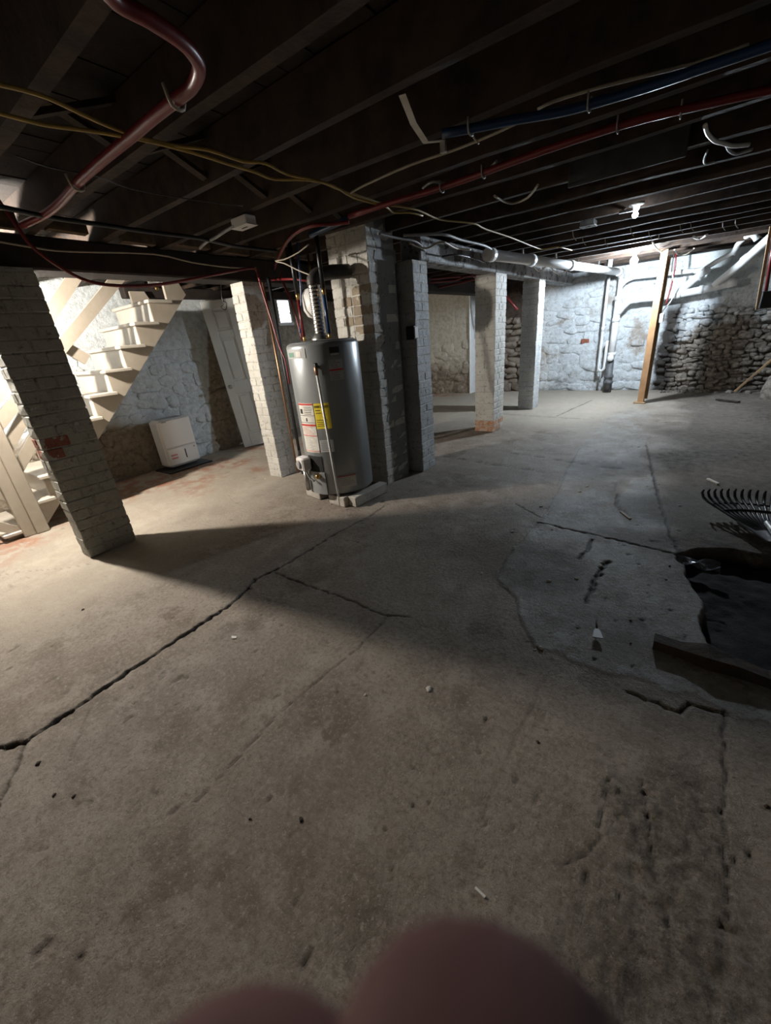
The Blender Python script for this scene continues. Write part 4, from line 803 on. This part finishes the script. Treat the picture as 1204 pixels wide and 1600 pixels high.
F = [(i*4+j, i*4+j+1, i*4+j+5, i*4+j+4) for i in range(6) for j in range(3)]; mb.add(P, F); P2 = [p-Vector((0, 0, .004)) for p in P]; mb.add(P2, [f[::-1] for f in F]); tag(mb.build('plastic_scrap', mat('clear_wrap', (.10, .11, .13), rough=.12)), 'crumpled shiny plastic wrap at the corner of the soil pit', 'scrap')
sc = thing('scraper_blade', 'grey metal scraper blade lying on the patched concrete', 'scraper', None, ([(-0.158,1.727,0.000)][0][0], [(-0.158,1.727,0.000)][0][1], .018))
MB().prism([(-.022, -.03, 0), (.022, -.03, 0), (.014, .02, 0), (.005, .035, 0), (-.005, .035, 0), (-.014, .02, 0)], (0, 0, .004)).build('blade', mat('dull_blade', (.34, .36, .37), rough=.4), sc); MB().tube([(0, .035, .002), (.004, .10, .002)], .004, 6).build('tang', M_ROT, sc); sc.rotation_euler = (0, 0, .25)
q = [(-0.242,0.542,0.006),(-0.212,0.538,0.006)]; o = MB().bar(q[0], q[1], .006, .006).build('paper_scrap', M_WHITE); tag(o, 'thin white paper sliver on the brown foreground concrete', 'scrap')
q = Vector([(-1.729,0.815,0.000)][0]); o = MB().prism([q+Vector(p) for p in ((-.02, 0, .003), (.0, -.01, .003), (.02, .004, .003), (.006, .014, .003))], (0, 0, .004)).build('paper_scrap', M_WHITE); tag(o, 'white paint flake near the long floor crack', 'scrap')
q = [(0.258,4.252,0.010),(0.330,4.142,0.010)]; o = MB().bar(q[0], q[1], .02, .012).build('wood_scrap', M_CREAM); tag(o, 'pale splinter of wood on the floor beyond the rake', 'scrap')
q = [(-0.264,3.240,0.010),(-0.192,3.134,0.010)]; o = MB().bar(q[0], q[1], .02, .012).build('wood_scrap', M_PINE2); tag(o, 'tan splinter lying in the broken patch edge', 'scrap')
r = random.Random(21); cm = [v.mesh('concrete_chip', M_CHIP) for v in SV[:4]]; cd = [v.mesh('dark_chip', M_ROT) for v in SV[4:7]]
for k, q in enumerate([(-0.378,1.503,0.000),(-0.357,1.529,0.000),(-0.849,1.992,0.000),(-0.473,2.089,0.000),(-0.080,3.991,0.000),(-0.086,5.831,0.000),(-0.354,5.177,0.000),(-1.596,5.098,0.000),(-1.479,6.528,0.000),(-0.594,3.698,0.000),(-0.621,3.552,0.000),(0.135,3.865,0.000),(0.091,3.556,0.000),(-0.685,1.061,0.000),(-0.900,0.892,0.000),(-0.678,4.912,0.000),(-0.347,2.179,0.000),(-0.158,3.908,0.000),(-2.472,4.855,0.000),(-0.870,2.591,0.000),(-0.822,3.127,0.000),(-2.516,3.515,0.000),(-2.591,3.252,0.000),(-6.183,1.970,0.000),(-3.968,2.728,0.000),(-3.826,2.710,0.000)]):
    s = r.uniform(.010, .022); o = link('concrete_chip', cm[k % 4]); o.location = (q[0], q[1], fz(q[0], q[1])-.002); o.scale = (s*1.4, s, s*.5); o.rotation_euler = (0, 0, r.uniform(0, 6)); tag(o, 'small pale chip of concrete on the floor', 'chip', 'pale chips scattered on the floor')
for k, q in enumerate([(-2.821,0.480,0.000),(-1.582,-0.031,0.000),(-1.515,0.007,0.000),(-1.781,-0.025,0.000),(-0.915,0.310,0.000),(-0.773,0.401,-0.000),(-0.043,1.925,0.000),(0.079,2.541,0.000),(0.073,2.380,0.000),(0.396,1.199,0.000),(-0.023,1.756,0.000),(-0.229,1.051,0.000)]):
    s = r.uniform(.007, .013); o = link('dark_chip', cd[k % 3]); o.location = (q[0], q[1], fz(q[0], q[1])-.001); o.scale = (s*1.5, s, s*.6); o.rotation_euler = (0, 0, r.uniform(0, 6)); tag(o, 'tiny dark crumb of dirt on the floor', 'crumb', 'dark crumbs scattered on the floor')

# ---------------------------------------------------------------- the photographer's finger at the lens
def camp(r_, u_, d_): return EYE+RT*r_+UP*u_+FW*d_
hm = bpy.data.meshes.new('person_hand')
ch_ = [[(.0070, -.0310, .0240), (.0065, -.044, .0255), (.004, -.062, .022), (.000, -.082, .008), (-.004, -.098, -.022)],
       [(-.0085, -.0345, .0236), (-.0095, -.048, .0236), (-.014, -.070, .018), (-.017, -.088, .004), (-.018, -.100, -.024)],
       [(-.032, -.052, .0215), (-.032, -.064, .020), (-.033, -.080, .013), (-.034, -.094, .0), (-.034, -.102, -.026)],
       [(-.051, -.062, .016), (-.050, -.075, .013), (-.050, -.088, .006), (-.049, -.097, -.008), (-.048, -.104, -.028)],
       [(.045, -.064, -.012), (.044, -.076, -.018), (.036, -.090, -.036), (.020, -.104, -.062)]]
V_ = []; E_ = []; RR = []
wr = len(V_); V_.append(camp(-.02, -.115, -.105)); RR.append(.026); pm = len(V_); V_.append(camp(-.02, -.108, -.06)); RR.append(.024); E_.append((wr, pm))
for c_ in ch_:
    base = len(V_)
    for k, p in enumerate(c_): V_.append(camp(*p)); RR.append((.0128, .0128, .012, .0115, .0125)[k] if len(c_) == 5 else (.0095, .0105, .012, .016)[k])
    E_ += [(base+k, base+k+1) for k in range(len(c_)-1)]+[(base+len(c_)-1, pm)]
hm.from_pydata(V_, E_, []); ho = link('person', hm); hm.materials.append(M_SKIN)
md = ho.modifiers.new('skin', 'SKIN'); md.use_smooth_shade = True; sd = ho.modifiers.new('sub', 'SUBSURF'); sd.levels = 2; sd.render_levels = 2
if not hm.skin_vertices: hm.attributes.new('skin_vertex', 'FLOAT', 'POINT') if False else None
import bmesh
bm_ = bmesh.new(); bm_.from_mesh(hm); ly = bm_.verts.layers.skin.verify(); bm_.verts.ensure_lookup_table()
for v in bm_.verts: v[ly].radius = (RR[v.index], RR[v.index]); v[ly].use_root = (v.index == wr)
bm_.to_mesh(hm); bm_.free()
tag(ho, 'person\'s bare hand with a fingertip raised in front of the view', 'person')
